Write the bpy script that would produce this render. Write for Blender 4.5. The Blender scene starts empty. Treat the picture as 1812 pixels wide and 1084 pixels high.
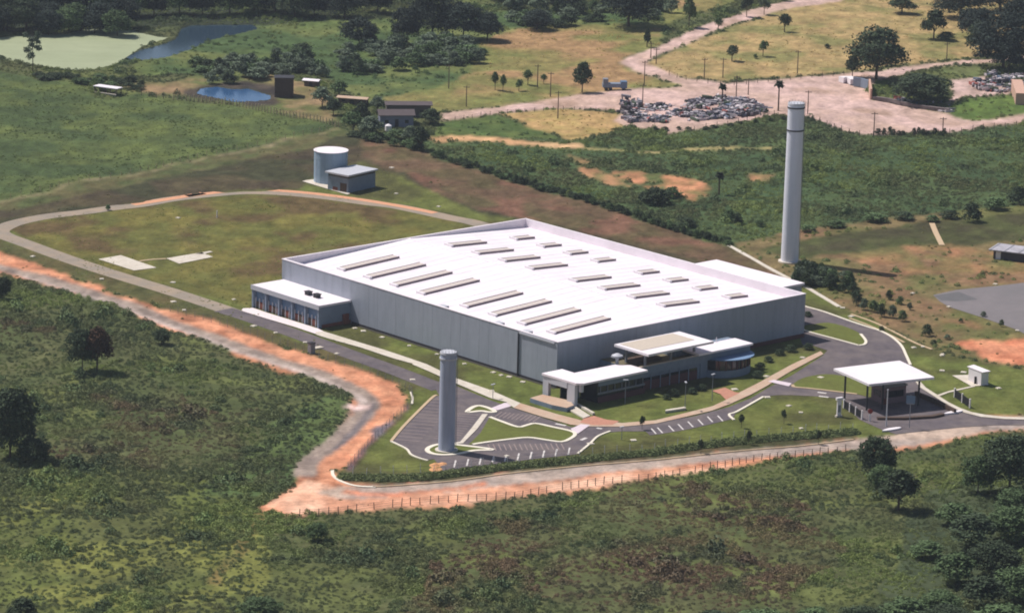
import bpy, math, random
import numpy as np
from mathutils import Matrix, Vector

random.seed(7)
rng = np.random.default_rng(7)
SC = bpy.context.scene
COL = SC.collection

# ------------------------------------------------------------------ camera
PW, PH = 1812, 1084
FOC, PITCH, ROLL, HC = 6600.7, 0.2404, 0.0257, 192.0
_c, _s = math.cos(PITCH), math.sin(PITCH)
_cr, _sr = math.cos(ROLL), math.sin(ROLL)
cR = np.array([1.0, 0, 0]); cU = np.array([0, _s, _c]); cF = np.array([0, _c, -_s])
cR, cU = _cr * cR + _sr * cU, -_sr * cR + _cr * cU
cam = bpy.data.cameras.new('camera')
cam.sensor_width = 36.0
cam.lens = FOC / PW * 36.0
cam.clip_start = 1.0
cam.clip_end = 8000.0
camo = bpy.data.objects.new('camera', cam)
COL.objects.link(camo)
m3 = Matrix(((cR[0], cU[0], -cF[0]), (cR[1], cU[1], -cF[1]), (cR[2], cU[2], -cF[2])))
camo.matrix_world = Matrix.Translation((0, 0, HC)) @ m3.to_4x4()
SC.camera = camo

# ------------------------------------------------------------------ light
SUN_EL, SUN_AZ = math.radians(56.5), math.radians(180 - 27)      # azimuth counted from +X
sv = Vector((math.cos(SUN_AZ) * math.cos(SUN_EL), math.sin(SUN_AZ) * math.cos(SUN_EL), math.sin(SUN_EL)))
world = bpy.data.worlds.new('World'); SC.world = world
world.use_nodes = True
wn = world.node_tree.nodes; wl = world.node_tree.links
bg = wn['Background']; bg.inputs[1].default_value = 0.078
sky = wn.new('ShaderNodeTexSky'); sky.sky_type = 'NISHITA'; sky.sun_disc = False
sky.sun_elevation = SUN_EL
sky.sun_rotation = math.atan2(sv.x, sv.y)
sky.dust_density = 1.5
wl.new(sky.outputs[0], bg.inputs[0])
sun = bpy.data.lights.new('sun', 'SUN'); sun.energy = 4.7; sun.angle = math.radians(0.5)
sun.color = (1.0, 0.955, 0.885)
suno = bpy.data.objects.new('sun', sun); COL.objects.link(suno)
suno.rotation_euler = (-sv).to_track_quat('-Z', 'Y').to_euler()
SC.view_settings.view_transform = 'Standard'
SC.view_settings.look = 'None'
SC.view_settings.exposure = 0.0
SC.view_settings.gamma = 1.0
SC.view_settings.use_curve_mapping = False
SC.cycles.max_bounces = 6
SC.cycles.filter_width = 1.9

# ------------------------------------------------------------------ helpers
def G(x, y, z=0.0):
    """ground point seen at photo pixel x, y (at height z)"""
    d = cF * FOC + cR * (x - PW / 2) - cU * (y - PH / 2)
    t = (z - HC) / d[2]
    return (float(d[0] * t), float(d[1] * t))

def Z(o, s, *pts):
    return [(o[0] + x / s, o[1] + y / s) for x, y in pts]

def ppm(x, y):
    """pixels per metre at a ground point"""
    d = np.array([x, y, -HC]) @ cF
    return FOC / d

YAW = 0.7272
F0 = np.array([7.751 * 1.2, 596.815 * 1.2])
AX = np.array([math.cos(YAW), math.sin(YAW)]); BX = np.array([-math.sin(YAW), math.cos(YAW)])
def LW(u, v):
    p = F0 + AX * u + BX * v
    return float(p[0]), float(p[1])

def s2l(c):
    return tuple(((v / 255) / 12.92 if v / 255 <= 0.04045 else (((v / 255) + 0.055) / 1.055) ** 2.4) for v in c)

LAT = {}
def vnoise(x, y, seed):
    if seed not in LAT:
        LAT[seed] = np.random.default_rng(seed + 100).random((256, 256))
    L = LAT[seed]
    xi = np.floor(x).astype(int); yi = np.floor(y).astype(int)
    fx = x - xi; fy = y - yi
    fx = fx * fx * (3 - 2 * fx); fy = fy * fy * (3 - 2 * fy)
    a = L[xi % 256, yi % 256]; b = L[(xi + 1) % 256, yi % 256]
    c = L[xi % 256, (yi + 1) % 256]; d = L[(xi + 1) % 256, (yi + 1) % 256]
    return (a * (1 - fx) + b * fx) * (1 - fy) + (c * (1 - fx) + d * fx) * fy
def fbm(x, y, scale, octs=4, seed=0):
    s = 0; a = 1; t = 0
    for o in range(octs):
        s = s + a * vnoise(x / scale + 17.3 * o, y / scale - 9.1 * o, seed + o); t += a
        a *= 0.55; scale *= 0.5
    return s / t

# -- materials
MATS = {}
def mat(name, col, rough=0.8, metal=0.0, var=0.0, vscale=1.0, bump=0.0, bscale=4.0, spec=0.3, srgb=True,
        stripe=None, trans=0.0, attr=None, attr_type='GEOMETRY', grime=None, gscale=0.1, var2=None):
    if name in MATS:
        return MATS[name]
    m = bpy.data.materials.new(name); m.use_nodes = True
    nt = m.node_tree; N = nt.nodes; L = nt.links
    p = N['Principled BSDF']
    p.inputs['Roughness'].default_value = rough
    p.inputs['Metallic'].default_value = metal
    p.inputs['Specular IOR Level'].default_value = spec
    c = s2l(col) if srgb else col
    tc = N.new('ShaderNodeTexCoord')
    geo = N.new('ShaderNodeNewGeometry')
    if attr:
        at = N.new('ShaderNodeAttribute'); at.attribute_name = attr; at.attribute_type = attr_type
        src = at.outputs['Color']
    else:
        rgb = N.new('ShaderNodeRGB'); rgb.outputs[0].default_value = (*c, 1); src = rgb.outputs[0]
    if var:
        nz = N.new('ShaderNodeTexNoise'); nz.inputs['Scale'].default_value = vscale; nz.inputs['Detail'].default_value = 6
        nz.inputs['Roughness'].default_value = 0.65
        L.new(geo.outputs['Position'], nz.inputs['Vector'])
        mr = N.new('ShaderNodeMapRange'); mr.inputs[1].default_value = 0.25; mr.inputs[2].default_value = 0.75
        mr.inputs[3].default_value = 1 - var; mr.inputs[4].default_value = 1 + var
        L.new(nz.outputs[0], mr.inputs[0])
        mx = N.new('ShaderNodeVectorMath'); mx.operation = 'SCALE'
        L.new(src, mx.inputs[0]); L.new(mr.outputs[0], mx.inputs['Scale'])
        src = mx.outputs[0]
    if var2:
        nz = N.new('ShaderNodeTexNoise'); nz.inputs['Scale'].default_value = var2[1]; nz.inputs['Detail'].default_value = 4
        mp = N.new('ShaderNodeMapping'); mp.inputs['Scale'].default_value = (1, .55, 1)
        L.new(geo.outputs['Position'], mp.inputs[0]); L.new(mp.outputs[0], nz.inputs['Vector'])
        mr = N.new('ShaderNodeMapRange'); mr.inputs[1].default_value = 0.3; mr.inputs[2].default_value = 0.7
        mr.inputs[3].default_value = 1 - var2[0]; mr.inputs[4].default_value = 1 + var2[0]
        L.new(nz.outputs[0], mr.inputs[0])
        mx = N.new('ShaderNodeVectorMath'); mx.operation = 'SCALE'
        L.new(src, mx.inputs[0]); L.new(mr.outputs[0], mx.inputs['Scale']); src = mx.outputs[0]
    if grime:
        nz = N.new('ShaderNodeTexNoise'); nz.inputs['Scale'].default_value = gscale; nz.inputs['Detail'].default_value = 5
        nz.inputs['Roughness'].default_value = 0.7
        mp = N.new('ShaderNodeMapping'); mp.inputs['Scale'].default_value = grime[1]
        L.new(geo.outputs['Position'], mp.inputs[0]); L.new(mp.outputs[0], nz.inputs['Vector'])
        mr = N.new('ShaderNodeMapRange'); mr.inputs[1].default_value = 0.42; mr.inputs[2].default_value = 0.75
        mr.inputs[3].default_value = 0; mr.inputs[4].default_value = grime[2]
        L.new(nz.outputs[0], mr.inputs[0])
        mi = N.new('ShaderNodeMix'); mi.data_type = 'RGBA'
        L.new(mr.outputs[0], mi.inputs[0]); L.new(src, mi.inputs[6]); mi.inputs[7].default_value = (*s2l(grime[0]), 1)
        src = mi.outputs[2]
    L.new(src, p.inputs['Base Color'])
    if bump:
        nz = N.new('ShaderNodeTexNoise'); nz.inputs['Scale'].default_value = bscale; nz.inputs['Detail'].default_value = 5
        L.new(geo.outputs['Position'], nz.inputs['Vector'])
        bp = N.new('ShaderNodeBump'); bp.inputs['Strength'].default_value = 1.0; bp.inputs['Distance'].default_value = bump
        L.new(nz.outputs[0], bp.inputs['Height']); L.new(bp.outputs[0], p.inputs['Normal'])
    if trans:
        p.inputs['Transmission Weight'].default_value = trans
    MATS[name] = m
    return m

M_ROOF = mat('white_roof_paint', (240, 230, 236), 0.55, var=0.035, vscale=0.35, grime=((204, 194, 198), (1, 1, 1), 0.4), gscale=0.12)
M_WHITE = mat('white_paint', (232, 224, 228), 0.6, var=0.05, vscale=1.0)
M_CLAD = mat('grey_metal_cladding', (158, 163, 176), 0.45, var=0.05, vscale=0.6, spec=0.4,
             grime=((134, 140, 152), (1.2, 1.2, 0.12), 0.6), gscale=0.8)
M_CLADB = mat('bluish_grey_render', (124, 136, 154), 0.6, var=0.12, vscale=0.8)
M_TRIM = mat('pale_grey_trim', (190, 190, 198), 0.5, var=0.04)
M_CONC = mat('concrete', (206, 196, 184), 0.85, var=0.14, vscale=0.8, grime=((176, 160, 140), (1, 1, 1), 0.6), gscale=0.3)
M_CONCT = mat('tower_concrete', (168, 175, 196), 0.6, var=0.06, vscale=0.5, grime=((140, 148, 168), (1.5, 1.5, 0.1), 0.6), gscale=0.8)
M_TOWER = mat('tower_white_paint', (228, 227, 238), 0.5, var=0.04, vscale=0.5, grime=((204, 206, 218), (1.5, 1.5, 0.08), 0.6), gscale=0.8)
M_PINKPATH = mat('pinkish_paving', (188, 164, 144), 0.85, var=0.14, vscale=1.0, grime=((180, 138, 114), (1, 1, 1), 0.7), gscale=0.2)
M_BRICKPAVE = mat('reddish_paving', (182, 128, 108), 0.85, var=0.15, vscale=1.2)
M_ASPH = mat('asphalt', (92, 84, 89), 0.9, var=0.2, vscale=0.3, bump=0.01, bscale=6,
             grime=((124, 112, 108), (1, 1, 1), 0.8), gscale=0.16, var2=(.12, .9))
M_ASPHL = mat('worn_asphalt', (142, 130, 118), 0.9, var=0.12, vscale=0.4, grime=((172, 148, 124), (1, 1, 1), 0.8), gscale=0.15)
M_COURT = mat('pale_asphalt', (122, 115, 117), 0.9, var=0.1, vscale=0.3, grime=((110, 106, 108), (1, 1, 1), 0.8), gscale=0.06)
M_KERB = mat('kerb_concrete', (226, 216, 200), 0.8, var=0.1, vscale=1.5)
M_KERBT = mat('dusty_kerb', (190, 165, 135), 0.8, var=0.12, vscale=1.5)
M_LINE = mat('road_marking', (205, 198, 195), 0.8, var=0.15, vscale=2.0)
M_LINEF = mat('faded_marking', (140, 124, 122), 0.85, var=0.15, vscale=2.0)
M_BRICK = mat('red_brick', (122, 70, 58), 0.85, var=0.2, vscale=2.0)
M_DBRICK = mat('dark_brick', (84, 68, 60), 0.85, var=0.2, vscale=1.5)
M_GLASS = mat('dark_glass', (30, 34, 44), 0.12, spec=0.6)
M_BGLASS = mat('blue_panel', (92, 118, 148), 0.35, var=0.08, spec=0.5)
M_BEIGE = mat('beige_roof_sheet', (196, 182, 168), 0.7, var=0.06, vscale=1.0)
M_SKYL = mat('skylight_sheet', (206, 192, 184), 0.5, var=0.08, vscale=2.5)
M_RAIL = mat('skylight_rail', (138, 122, 128), 0.6, var=0.1)
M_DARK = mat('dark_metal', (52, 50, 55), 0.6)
M_GREY = mat('grey_metal', (130, 132, 140), 0.5)
M_WOOD = mat('weathered_wood', (98, 84, 76), 0.9, var=0.2, vscale=2)
M_POSTW = mat('pale_post', (175, 160, 130), 0.9, var=0.15)
M_BLUE = mat('blue_awning', (120, 145, 178), 0.5, var=0.05)
M_TANK = mat('blue_grey_tank', (150, 170, 190), 0.45, var=0.05, vscale=0.5, grime=((128, 146, 166), (1.5, 1.5, 0.2), 0.6), gscale=0.6)
M_REDP = mat('red_paint', (150, 48, 44), 0.6)
M_ORANGE = mat('orange_soil_heap', (205, 150, 105), 0.9, var=0.2)
M_TERRACE = mat('roof_gravel', (112, 104, 82), 0.9, var=0.25, vscale=0.8)
M_BARK = mat('bark', (92, 78, 68), 0.9, var=0.2, vscale=3)
M_TERR = mat('ground_cover', (100, 100, 60), 0.95, attr='tint', var=0.24, vscale=0.8, var2=(0.22, 0.3), bump=0.3, bscale=0.9, spec=0.1)
M_TUFT = mat('scrub_leaves', (100, 100, 60), 0.85, attr='tint', attr_type='INSTANCER', var=0.22, vscale=1.5, spec=0.15)

def leafmat(name, col):
    """leaf colour varied by a per-leaf random attribute"""
    m = bpy.data.materials.new(name); m.use_nodes = True
    N = m.node_tree.nodes; L = m.node_tree.links
    p = N['Principled BSDF']; p.inputs['Roughness'].default_value = 0.8; p.inputs['Specular IOR Level'].default_value = 0.15
    at = N.new('ShaderNodeAttribute'); at.attribute_name = 'leaf'
    oi = N.new('ShaderNodeObjectInfo')
    mr = N.new('ShaderNodeMapRange'); mr.inputs[3].default_value = 0.55; mr.inputs[4].default_value = 1.6
    L.new(at.outputs['Fac'], mr.inputs[0])
    mr2 = N.new('ShaderNodeMapRange'); mr2.inputs[3].default_value = 0.8; mr2.inputs[4].default_value = 1.2
    L.new(oi.outputs['Random'], mr2.inputs[0])
    mu = N.new('ShaderNodeMath'); mu.operation = 'MULTIPLY'; L.new(mr.outputs[0], mu.inputs[0]); L.new(mr2.outputs[0], mu.inputs[1])
    sc = N.new('ShaderNodeVectorMath'); sc.operation = 'SCALE'; sc.inputs[0].default_value = s2l(col)
    L.new(mu.outputs[0], sc.inputs['Scale']); L.new(sc.outputs[0], p.inputs['Base Color'])
    return m
LM_DARK = leafmat('dark_foliage', (62, 74, 54))
LM_MID = leafmat('green_foliage', (84, 102, 68))
LM_GREY = leafmat('greyish_foliage', (100, 112, 92))
LM_RUST = leafmat('rusty_foliage', (86, 64, 50))
LM_NAVY = leafmat('deep_foliage', (50, 60, 54))

# -- mesh builder
class MB:
    def __init__(s):
        s.v = []; s.f = []; s.m = []; s.mats = []
    def mi(s, m):
        if m not in s.mats: s.mats.append(m)
        return s.mats.index(m)
    def poly(s, pts, m):
        n = len(s.v); s.v += [tuple(p) for p in pts]; s.f.append(tuple(range(n, n + len(pts)))); s.m.append(s.mi(m)); return s
    def prism(s, base, z0, z1, m, mtop=None):
        """vertical extrusion of a 2D outline (counter-clockwise)"""
        ar = sum(base[i][0] * base[(i + 1) % len(base)][1] - base[(i + 1) % len(base)][0] * base[i][1] for i in range(len(base)))
        if ar < 0: base = base[::-1]
        n = len(base); o = len(s.v)
        zz0 = z0 if hasattr(z0, '__len__') else [z0] * n
        zz1 = z1 if hasattr(z1, '__len__') else [z1] * n
        if ar < 0 and hasattr(z1, '__len__'): zz1 = zz1[::-1]
        s.v += [(p[0], p[1], z) for p, z in zip(base, zz0)] + [(p[0], p[1], z) for p, z in zip(base, zz1)]
        k = s.mi(m); kt = s.mi(mtop or m)
        for i in range(n):
            j = (i + 1) % n
            s.f.append((o + i, o + j, o + n + j, o + n + i)); s.m.append(k)
        s.f.append(tuple(o + n + i for i in range(n))); s.m.append(kt)
        s.f.append(tuple(o + n - 1 - i for i in range(n))); s.m.append(k)
        return s
    def box(s, x0, x1, y0, y1, z0, z1, m, mtop=None):
        return s.prism([(x0, y0), (x1, y0), (x1, y1), (x0, y1)], z0, z1, m, mtop)
    def cyl(s, cx, cy, z0, z1, r0, r1, m, n=12, mtop=None):
        o = len(s.v); k = s.mi(m); kt = s.mi(mtop or m)
        for z, r in ((z0, r0), (z1, r1)):
            s.v += [(cx + r * math.cos(2 * math.pi * i / n), cy + r * math.sin(2 * math.pi * i / n), z) for i in range(n)]
        for i in range(n):
            j = (i + 1) % n
            s.f.append((o + i, o + j, o + n + j, o + n + i)); s.m.append(k)
        s.v += s.v[o:o + 2 * n]; o += 2 * n
        s.f.append(tuple(o + n + i for i in range(n))); s.m.append(kt)
        s.f.append(tuple(o + n - 1 - i for i in range(n))); s.m.append(k)
        return s
    def bar(s, p, q, r, m, n=5, r1=None):
        p = Vector(p); q = Vector(q); d = (q - p).normalized()
        a = d.orthogonal().normalized(); b = d.cross(a); o = len(s.v); k = s.mi(m); r1 = r if r1 is None else r1
        for c, rr in ((p, r), (q, r1)):
            for i in range(n):
                t = 2 * math.pi * i / n; s.v.append(tuple(c + a * rr * math.cos(t) + b * rr * math.sin(t)))
        for i in range(n):
            j = (i + 1) % n
            s.f.append((o + i, o + j, o + n + j, o + n + i)); s.m.append(k)
        s.f.append(tuple(o + n + i for i in range(n))); s.m.append(k)
        s.f.append(tuple(o + n - 1 - i for i in range(n))); s.m.append(k)
        return s
    def mesh(s, name, smooth=False):
        me = bpy.data.meshes.new(name); me.from_pydata(s.v, [], s.f)
        for m in s.mats: me.materials.append(m)
        me.polygons.foreach_set('material_index', s.m)
        if smooth: me.polygons.foreach_set('use_smooth', [len(f) == 4 for f in s.f])
        me.update(); return me
    def build(s, name, parent=None, smooth=False, bevel=0.0):
        o = bpy.data.objects.new(name, s.mesh(name, smooth)); COL.objects.link(o)
        if parent: o.parent = parent
        if bevel:
            b = o.modifiers.new('bevel', 'BEVEL'); b.width = bevel; b.segments = 1; b.limit_method = 'ANGLE'
        return o

def tag(o, label=None, cat=None, group=None, kind=None):
    if label: o['label'] = label
    if cat: o['category'] = cat
    if group: o['group'] = group
    if kind: o['kind'] = kind
    return o
def empty(name, loc, rz=0.0, label=None, cat=None, group=None):
    o = bpy.data.objects.new(name, None); COL.objects.link(o); o.location = loc; o.rotation_euler = (0, 0, rz)
    return tag(o, label, cat, group)
def link(name, me, parent=None, loc=(0, 0, 0), rz=0, sc=None):
    o = bpy.data.objects.new(name, me); COL.objects.link(o); o.parent = parent
    o.location = loc; o.rotation_euler = (0, 0, rz)
    if sc: o.scale = sc
    return o
def copy_thing(src, loc, rz, scale, label, cat=None, group=None):
    r = src.copy(); COL.objects.link(r); r.location = loc; r.rotation_euler = (0, 0, rz); r.scale = scale
    r['label'] = label
    if group: r['group'] = group
    for ch in src.children:
        c = ch.copy(); COL.objects.link(c); c.parent = r
    return r

def catmull(P, per=6, closed=False):
    P = [np.array(p, float) for p in P]; out = []
    n = len(P)
    rngi = range(n if closed else n - 1)
    for i in rngi:
        p0 = P[(i - 1) % n] if (closed or i > 0) else P[0]
        p1 = P[i]; p2 = P[(i + 1) % n]
        p3 = P[(i + 2) % n] if (closed or i + 2 < n) else P[-1]
        for k in range(per):
            t = k / per
            out.append(0.5 * ((2 * p1) + (-p0 + p2) * t + (2 * p0 - 5 * p1 + 4 * p2 - p3) * t * t + (-p0 + 3 * p1 - 3 * p2 + p3) * t ** 3))
    if not closed: out.append(P[-1])
    return [(float(p[0]), float(p[1])) for p in out]

def gw(pts): return [G(*p) for p in pts]

def offset_line(P, w):
    """left and right offset lines of a polyline"""
    P = [np.array(p, float) for p in P]; A = []; B = []
    for i in range(len(P)):
        d = P[min(i + 1, len(P) - 1)] - P[max(i - 1, 0)]
        d = d / (np.linalg.norm(d) + 1e-9); n = np.array([-d[1], d[0]])
        A.append(P[i] + n * w / 2); B.append(P[i] - n * w / 2)
    return A, B

def ribbon(mb, P, w, z0, z1, m):
    A, B = offset_line(P, w)
    for i in range(len(P) - 1):
        o = len(mb.v); k = mb.mi(m)
        for p in (A[i], A[i + 1], B[i + 1], B[i]): mb.v.append((p[0], p[1], z0))
        for p in (A[i], A[i + 1], B[i + 1], B[i]): mb.v.append((p[0], p[1], z1))
        mb.f.append((o + 4, o + 7, o + 6, o + 5)); mb.m.append(k)
        if z1 - z0 > 0.02:
            mb.f += [(o, o + 4, o + 5, o + 1), (o + 2, o + 6, o + 7, o + 3)]; mb.m += [k, k]
            if i == 0: mb.f.append((o + 3, o + 7, o + 4, o)); mb.m.append(k)
            if i == len(P) - 2: mb.f.append((o + 1, o + 5, o + 6, o + 2)); mb.m.append(k)

def structure(name, mb, **k):
    o = mb.build(name, **k); o['kind'] = 'structure'; return o

# ================================================================== TERRAIN
Y0, Y1, NY = 545.0, 1420.0, 560
T0, T1, NX = -0.185, 0.185, 600
gy = Y0 * (Y1 / Y0) ** (np.arange(NY) / (NY - 1))
gt = np.linspace(T0, T1, NX)
TY, TT = np.meshgrid(gy, gt, indexing='ij')
TX = TT * TY
# ragged borders: look the regions up at slightly displaced points
wob = 2.2
QX = TX + wob * (fbm(TX, TY, 9, 4, 11) - 0.5) * 2 + 0.5 * (rng.random(TX.shape) - 0.5)
QY = TY + wob * 1.6 * (fbm(TX, TY, 9, 4, 31) - 0.5) * 2 + 1.0 * (rng.random(TX.shape) - 0.5)
QX2 = TX + 0.35 * (QX - TX); QY2 = TY + 0.35 * (QY - TY)

def inside(poly, X, Y):
    r = np.zeros(X.shape, bool)
    xs = [p[0] for p in poly]; ys = [p[1] for p in poly]
    box = (X >= min(xs)) & (X <= max(xs)) & (Y >= min(ys)) & (Y <= max(ys))
    x = X[box]; y = Y[box]; q = np.zeros(x.shape, bool)
    n = len(poly)
    for i in range(n):
        x1, y1 = poly[i]; x2, y2 = poly[(i + 1) % n]
        if y1 == y2: continue
        c = ((y1 > y) != (y2 > y)) & (x < (x2 - x1) * (y - y1) / (y2 - y1) + x1)
        q ^= c
    r[box] = q
    return r

NAMES = ['scrubland', 'pasture', 'lawn', 'hillside', 'dry_grassland', 'bare_soil', 'dirt_track', 'gravel_road', 'pond_bed', 'meadow']
CLS = np.zeros(TX.shape, int)
FLAT = np.zeros(TX.shape, float)
COLR = np.zeros(TX.shape + (3,))
GAIN = 1 / 1.12
def mixc(c1, c2, scale, seed, lo=0.36, hi=0.64):
    n = np.clip((fbm(TX, TY * 0.8, scale, 5, seed) - lo) / (hi - lo), 0, 1)[..., None]
    return np.array(s2l(c1)) * (1 - n) * GAIN + np.array(s2l(c2)) * n * GAIN
def paint(cls, poly, c1, c2, scale=12, seed=1, c3=None, s3=30, t3=0.55, tight=False, flat=False, world=False, soft=None):
    P = poly if world else gw(poly)
    msk = inside(P, QX2, QY2) if tight else inside(P, QX, QY)
    if soft is not None:
        msk &= fbm(TX, TY, soft[0], 4, soft[2]) > soft[1]
    c = mixc(c1, c2, scale, seed)
    if c3 is not None:
        n = np.clip((fbm(TX, TY, s3, 4, seed + 50) - t3) / 0.1, 0, 1)[..., None]
        c = c * (1 - n) + np.array(s2l(c3)) * n * GAIN
    COLR[msk] = c[msk]; CLS[msk] = NAMES.index(cls); FLAT[msk] = 1.0 if flat else 0.0
    return msk
def track(cls, pts, w, c1, c2, **k):
    P = catmull(gw(pts), 6); A, B = offset_line(P, w)
    return paint(cls, [tuple(p) for p in A] + [tuple(p) for p in B[::-1]], c1, c2, world=True, **k)

BIG = [(-700, 1500), (2600, 1500), (2600, -150), (-700, -150)]
paint('scrubland', BIG, (80, 88, 54), (90, 92, 60), 6, 1, (98, 104, 60), 14, 0.54)
paint('scrubland', [(480, 925), (470, 1300), (-100, 1300), (-100, 820), (250, 830), (420, 860)], (98, 106, 56), (92, 96, 58), 7, 61, (118, 120, 64), 14, 0.52)
paint('scrubland', [(600, 245), (800, 250), (1100, 225), (1400, 205), (1812, 220), (2100, 220), (2100, 400), (1290, 440), (1100, 390), (900, 330), (770, 285)], (66, 84, 54), (80, 94, 58), 10, 64)
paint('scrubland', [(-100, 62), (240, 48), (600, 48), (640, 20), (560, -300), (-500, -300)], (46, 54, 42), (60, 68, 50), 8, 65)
paint('scrubland', [(1640, 860), (2100, 780), (2100, 1300), (1450, 1300), (1560, 1050)], (66, 76, 54), (78, 86, 60), 8, 62)
paint('scrubland', [(470, 760), (600, 690), (625, 720), (540, 840), (470, 880), (350, 870)], (78, 96, 58), (90, 104, 60), 8, 63)
# far meadow right of the top wood, green scrub patches
paint('meadow', [(230, 118), (330, 60), (440, 45), (600, 35), (900, 20), (1100, 25), (1180, 60), (1150, 90), (1095, 112), (1150, 135), (1205, 150), (930, 182), (700, 200), (640, 180), (560, 120), (430, 125), (250, 135)],
      (88, 102, 58), (110, 116, 68), 16, 3, (74, 92, 56), 30, 0.5)
paint('dry_grassland', [(850, 75), (900, 52), (1060, 42), (1180, 45), (1300, 5), (1340, -60), (1210, -60), (1180, 20), (1165, 78), (1112, 96), (1095, 112), (1145, 133), (1208, 148), (940, 181), (780, 202), (690, 195), (676, 172), (760, 160), (830, 130), (840, 100)],
      (136, 124, 78), (116, 118, 68), 10, 5, (160, 128, 92), 26, 0.56)
paint('dry_grassland', [(1170, 125), (1150, 108), (1215, 78), (1375, 22), (1490, -5), (1560, -60), (2100, -60), (2000, 80), (1812, 90), (1720, 102), (1600, 112), (1495, 126), (1375, 138), (1291, 145), (1220, 136)],
      (176, 148, 104), (154, 136, 92), 4, 7, (132, 126, 80), 16, 0.54)
paint('dry_grassland', [(891, 204), (998, 192), (1090, 200), (1120, 222), (1080, 236), (1011, 250), (965, 238)], (184, 150, 104), (160, 140, 88), 4, 8)
paint('meadow', [(770, 245), (784, 217), (881, 207), (940, 228), (988, 250), (860, 246)], (78, 96, 52), (92, 104, 56), 6, 9)
# ponds, wet ground and shore
ALG = Z((0, 0), 2.995, (-300, 210), (0, 195), (120, 182), (350, 175), (440, 155), (600, 145), (700, 160), (830, 190), (900, 197), (760, 240), (670, 300), (690, 318), (560, 352), (440, 374), (250, 362), (100, 330), (0, 300), (-300, 260))
WAT = Z((0, 0), 2.995, (655, 308), (740, 262), (850, 235), (930, 205), (960, 150), (1010, 132), (1180, 128), (1340, 128), (1370, 150), (1230, 185), (1100, 215), (1000, 262), (900, 298), (800, 312), (700, 320))
PND = Z((300, 90), 5.019, (240, 370), (275, 325), (420, 312), (560, 335), (700, 330), (840, 372), (900, 392), (900, 425), (740, 445), (560, 445), (400, 408), (300, 390))
paint('bare_soil', Z((0, 0), 2.995, (1020, 400), (1320, 378), (1450, 400), (1600, 430), (1760, 500), (1800, 660), (1400, 580), (940, 500), (650, 480), (620, 450), (900, 440)), (150, 124, 94), (118, 110, 72), 6, 12, (96, 104, 60), 12, 0.5)
paint('bare_soil', Z((300, 90), 5.019, (80, 360), (280, 310), (430, 280), (700, 255), (940, 290), (960, 480), (700, 470), (380, 440), (120, 385)), (62, 56, 54), (84, 74, 64), 4, 13)
paint('pasture', [(-80, 128), (0, 128), (60, 140), (150, 152), (167, 168), (210, 170), (240, 165), (300, 172), (419, 186), (499, 203), (575, 217), (603, 226), (551, 239), (501, 249), (451, 259), (384, 270), (317, 284), (284, 294), (234, 307), (167, 317), (133, 326), (43, 347), (-80, 372)],
      (84, 96, 56), (96, 106, 58), 5, 14, (72, 86, 52), 16, 0.48)
paint('hillside', [(-80, 372), (43, 347), (133, 326), (234, 307), (317, 284), (384, 270), (501, 249), (603, 226), (640, 240), (560, 262), (400, 292), (250, 325), (100, 356), (-80, 385)],
      (84, 92, 56), (98, 92, 62), 4, 15)
paint('hillside', [(-80, 384), (100, 355), (250, 324), (400, 290), (560, 262), (600, 244), (640, 243), (700, 256), (770, 278), (900, 320), (1000, 345), (1100, 380), (1200, 410), (1292, 434), (1430, 500), (1420, 560), (932, 389), (835, 393), (700, 330), (530, 346), (367, 352), (190, 380), (20, 412), (-80, 430)],
      (76, 66, 52), (84, 76, 54), 6, 16, (66, 66, 46), 20, 0.5)
track('bare_soil', [(603, 226), (551, 240), (501, 250), (451, 261), (384, 271), (317, 285), (234, 308), (167, 318), (100, 334), (43, 347), (0, 356)], 2.2, (146, 132, 104), (104, 104, 66), seed=66, scale=3)
paint('hillside', [(640, 243), (700, 256), (770, 278), (900, 320), (1000, 345), (1100, 380), (1200, 410), (1292, 434), (1430, 500), (932, 389), (840, 372), (720, 310), (640, 280)],
      (106, 84, 66), (94, 84, 58), 8, 17, (118, 86, 70), 12, 0.56)
# upper right hillside strip and slopes
paint('meadow', [(1290, 430), (1420, 402), (1560, 388), (1812, 360), (2100, 330), (2100, 760), (1812, 735), (1812, 650), (1700, 628), (1640, 612), (1596, 592), (1548, 566), (1485, 541), (1421, 505), (1340, 470)],
      (104, 104, 62), (122, 106, 74), 10, 18, (132, 104, 78), 30, 0.55, flat=True)
paint('hillside', [(1340, 440), (1420, 424), (1560, 402), (1812, 378), (2100, 350), (2100, 400), (1812, 428), (1765, 430), (1650, 437), (1560, 445), (1470, 450), (1400, 462)],
      (72, 68, 48), (80, 84, 50), 7, 19, flat=True)
paint('bare_soil', [(1500, 450), (1600, 436), (1700, 432), (1790, 455), (2000, 470), (2000, 500), (1780, 485), (1650, 480), (1560, 490)], (172, 122, 92), (128, 110, 72), 9, 20, (112, 104, 66), 16, 0.52, soft=(14, 0.45, 3), flat=True)
paint('bare_soil', [(1620, 548), (1700, 560), (1750, 580), (1720, 600), (1640, 590), (1600, 570)], (150, 112, 86), (120, 104, 66), 6, 21, soft=(8, 0.46, 4), flat=True)
paint('bare_soil', [(1688, 606), (1730, 602), (1775, 606), (1795, 590), (1900, 585), (1900, 660), (1812, 645), (1750, 632)], (224, 152, 118), (206, 128, 96), 3, 22, (130, 116, 76), 6, 0.52, flat=True)
paint('bare_soil', Z((1060, 130), 5.019, (150, 880), (420, 870), (640, 920), (900, 950), (1000, 1060), (900, 1120), (700, 1100), (560, 960), (200, 980)), (210, 148, 112), (176, 126, 92), 4, 24, (104, 108, 66), 5, 0.56, soft=(9, 0.40, 6))
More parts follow.
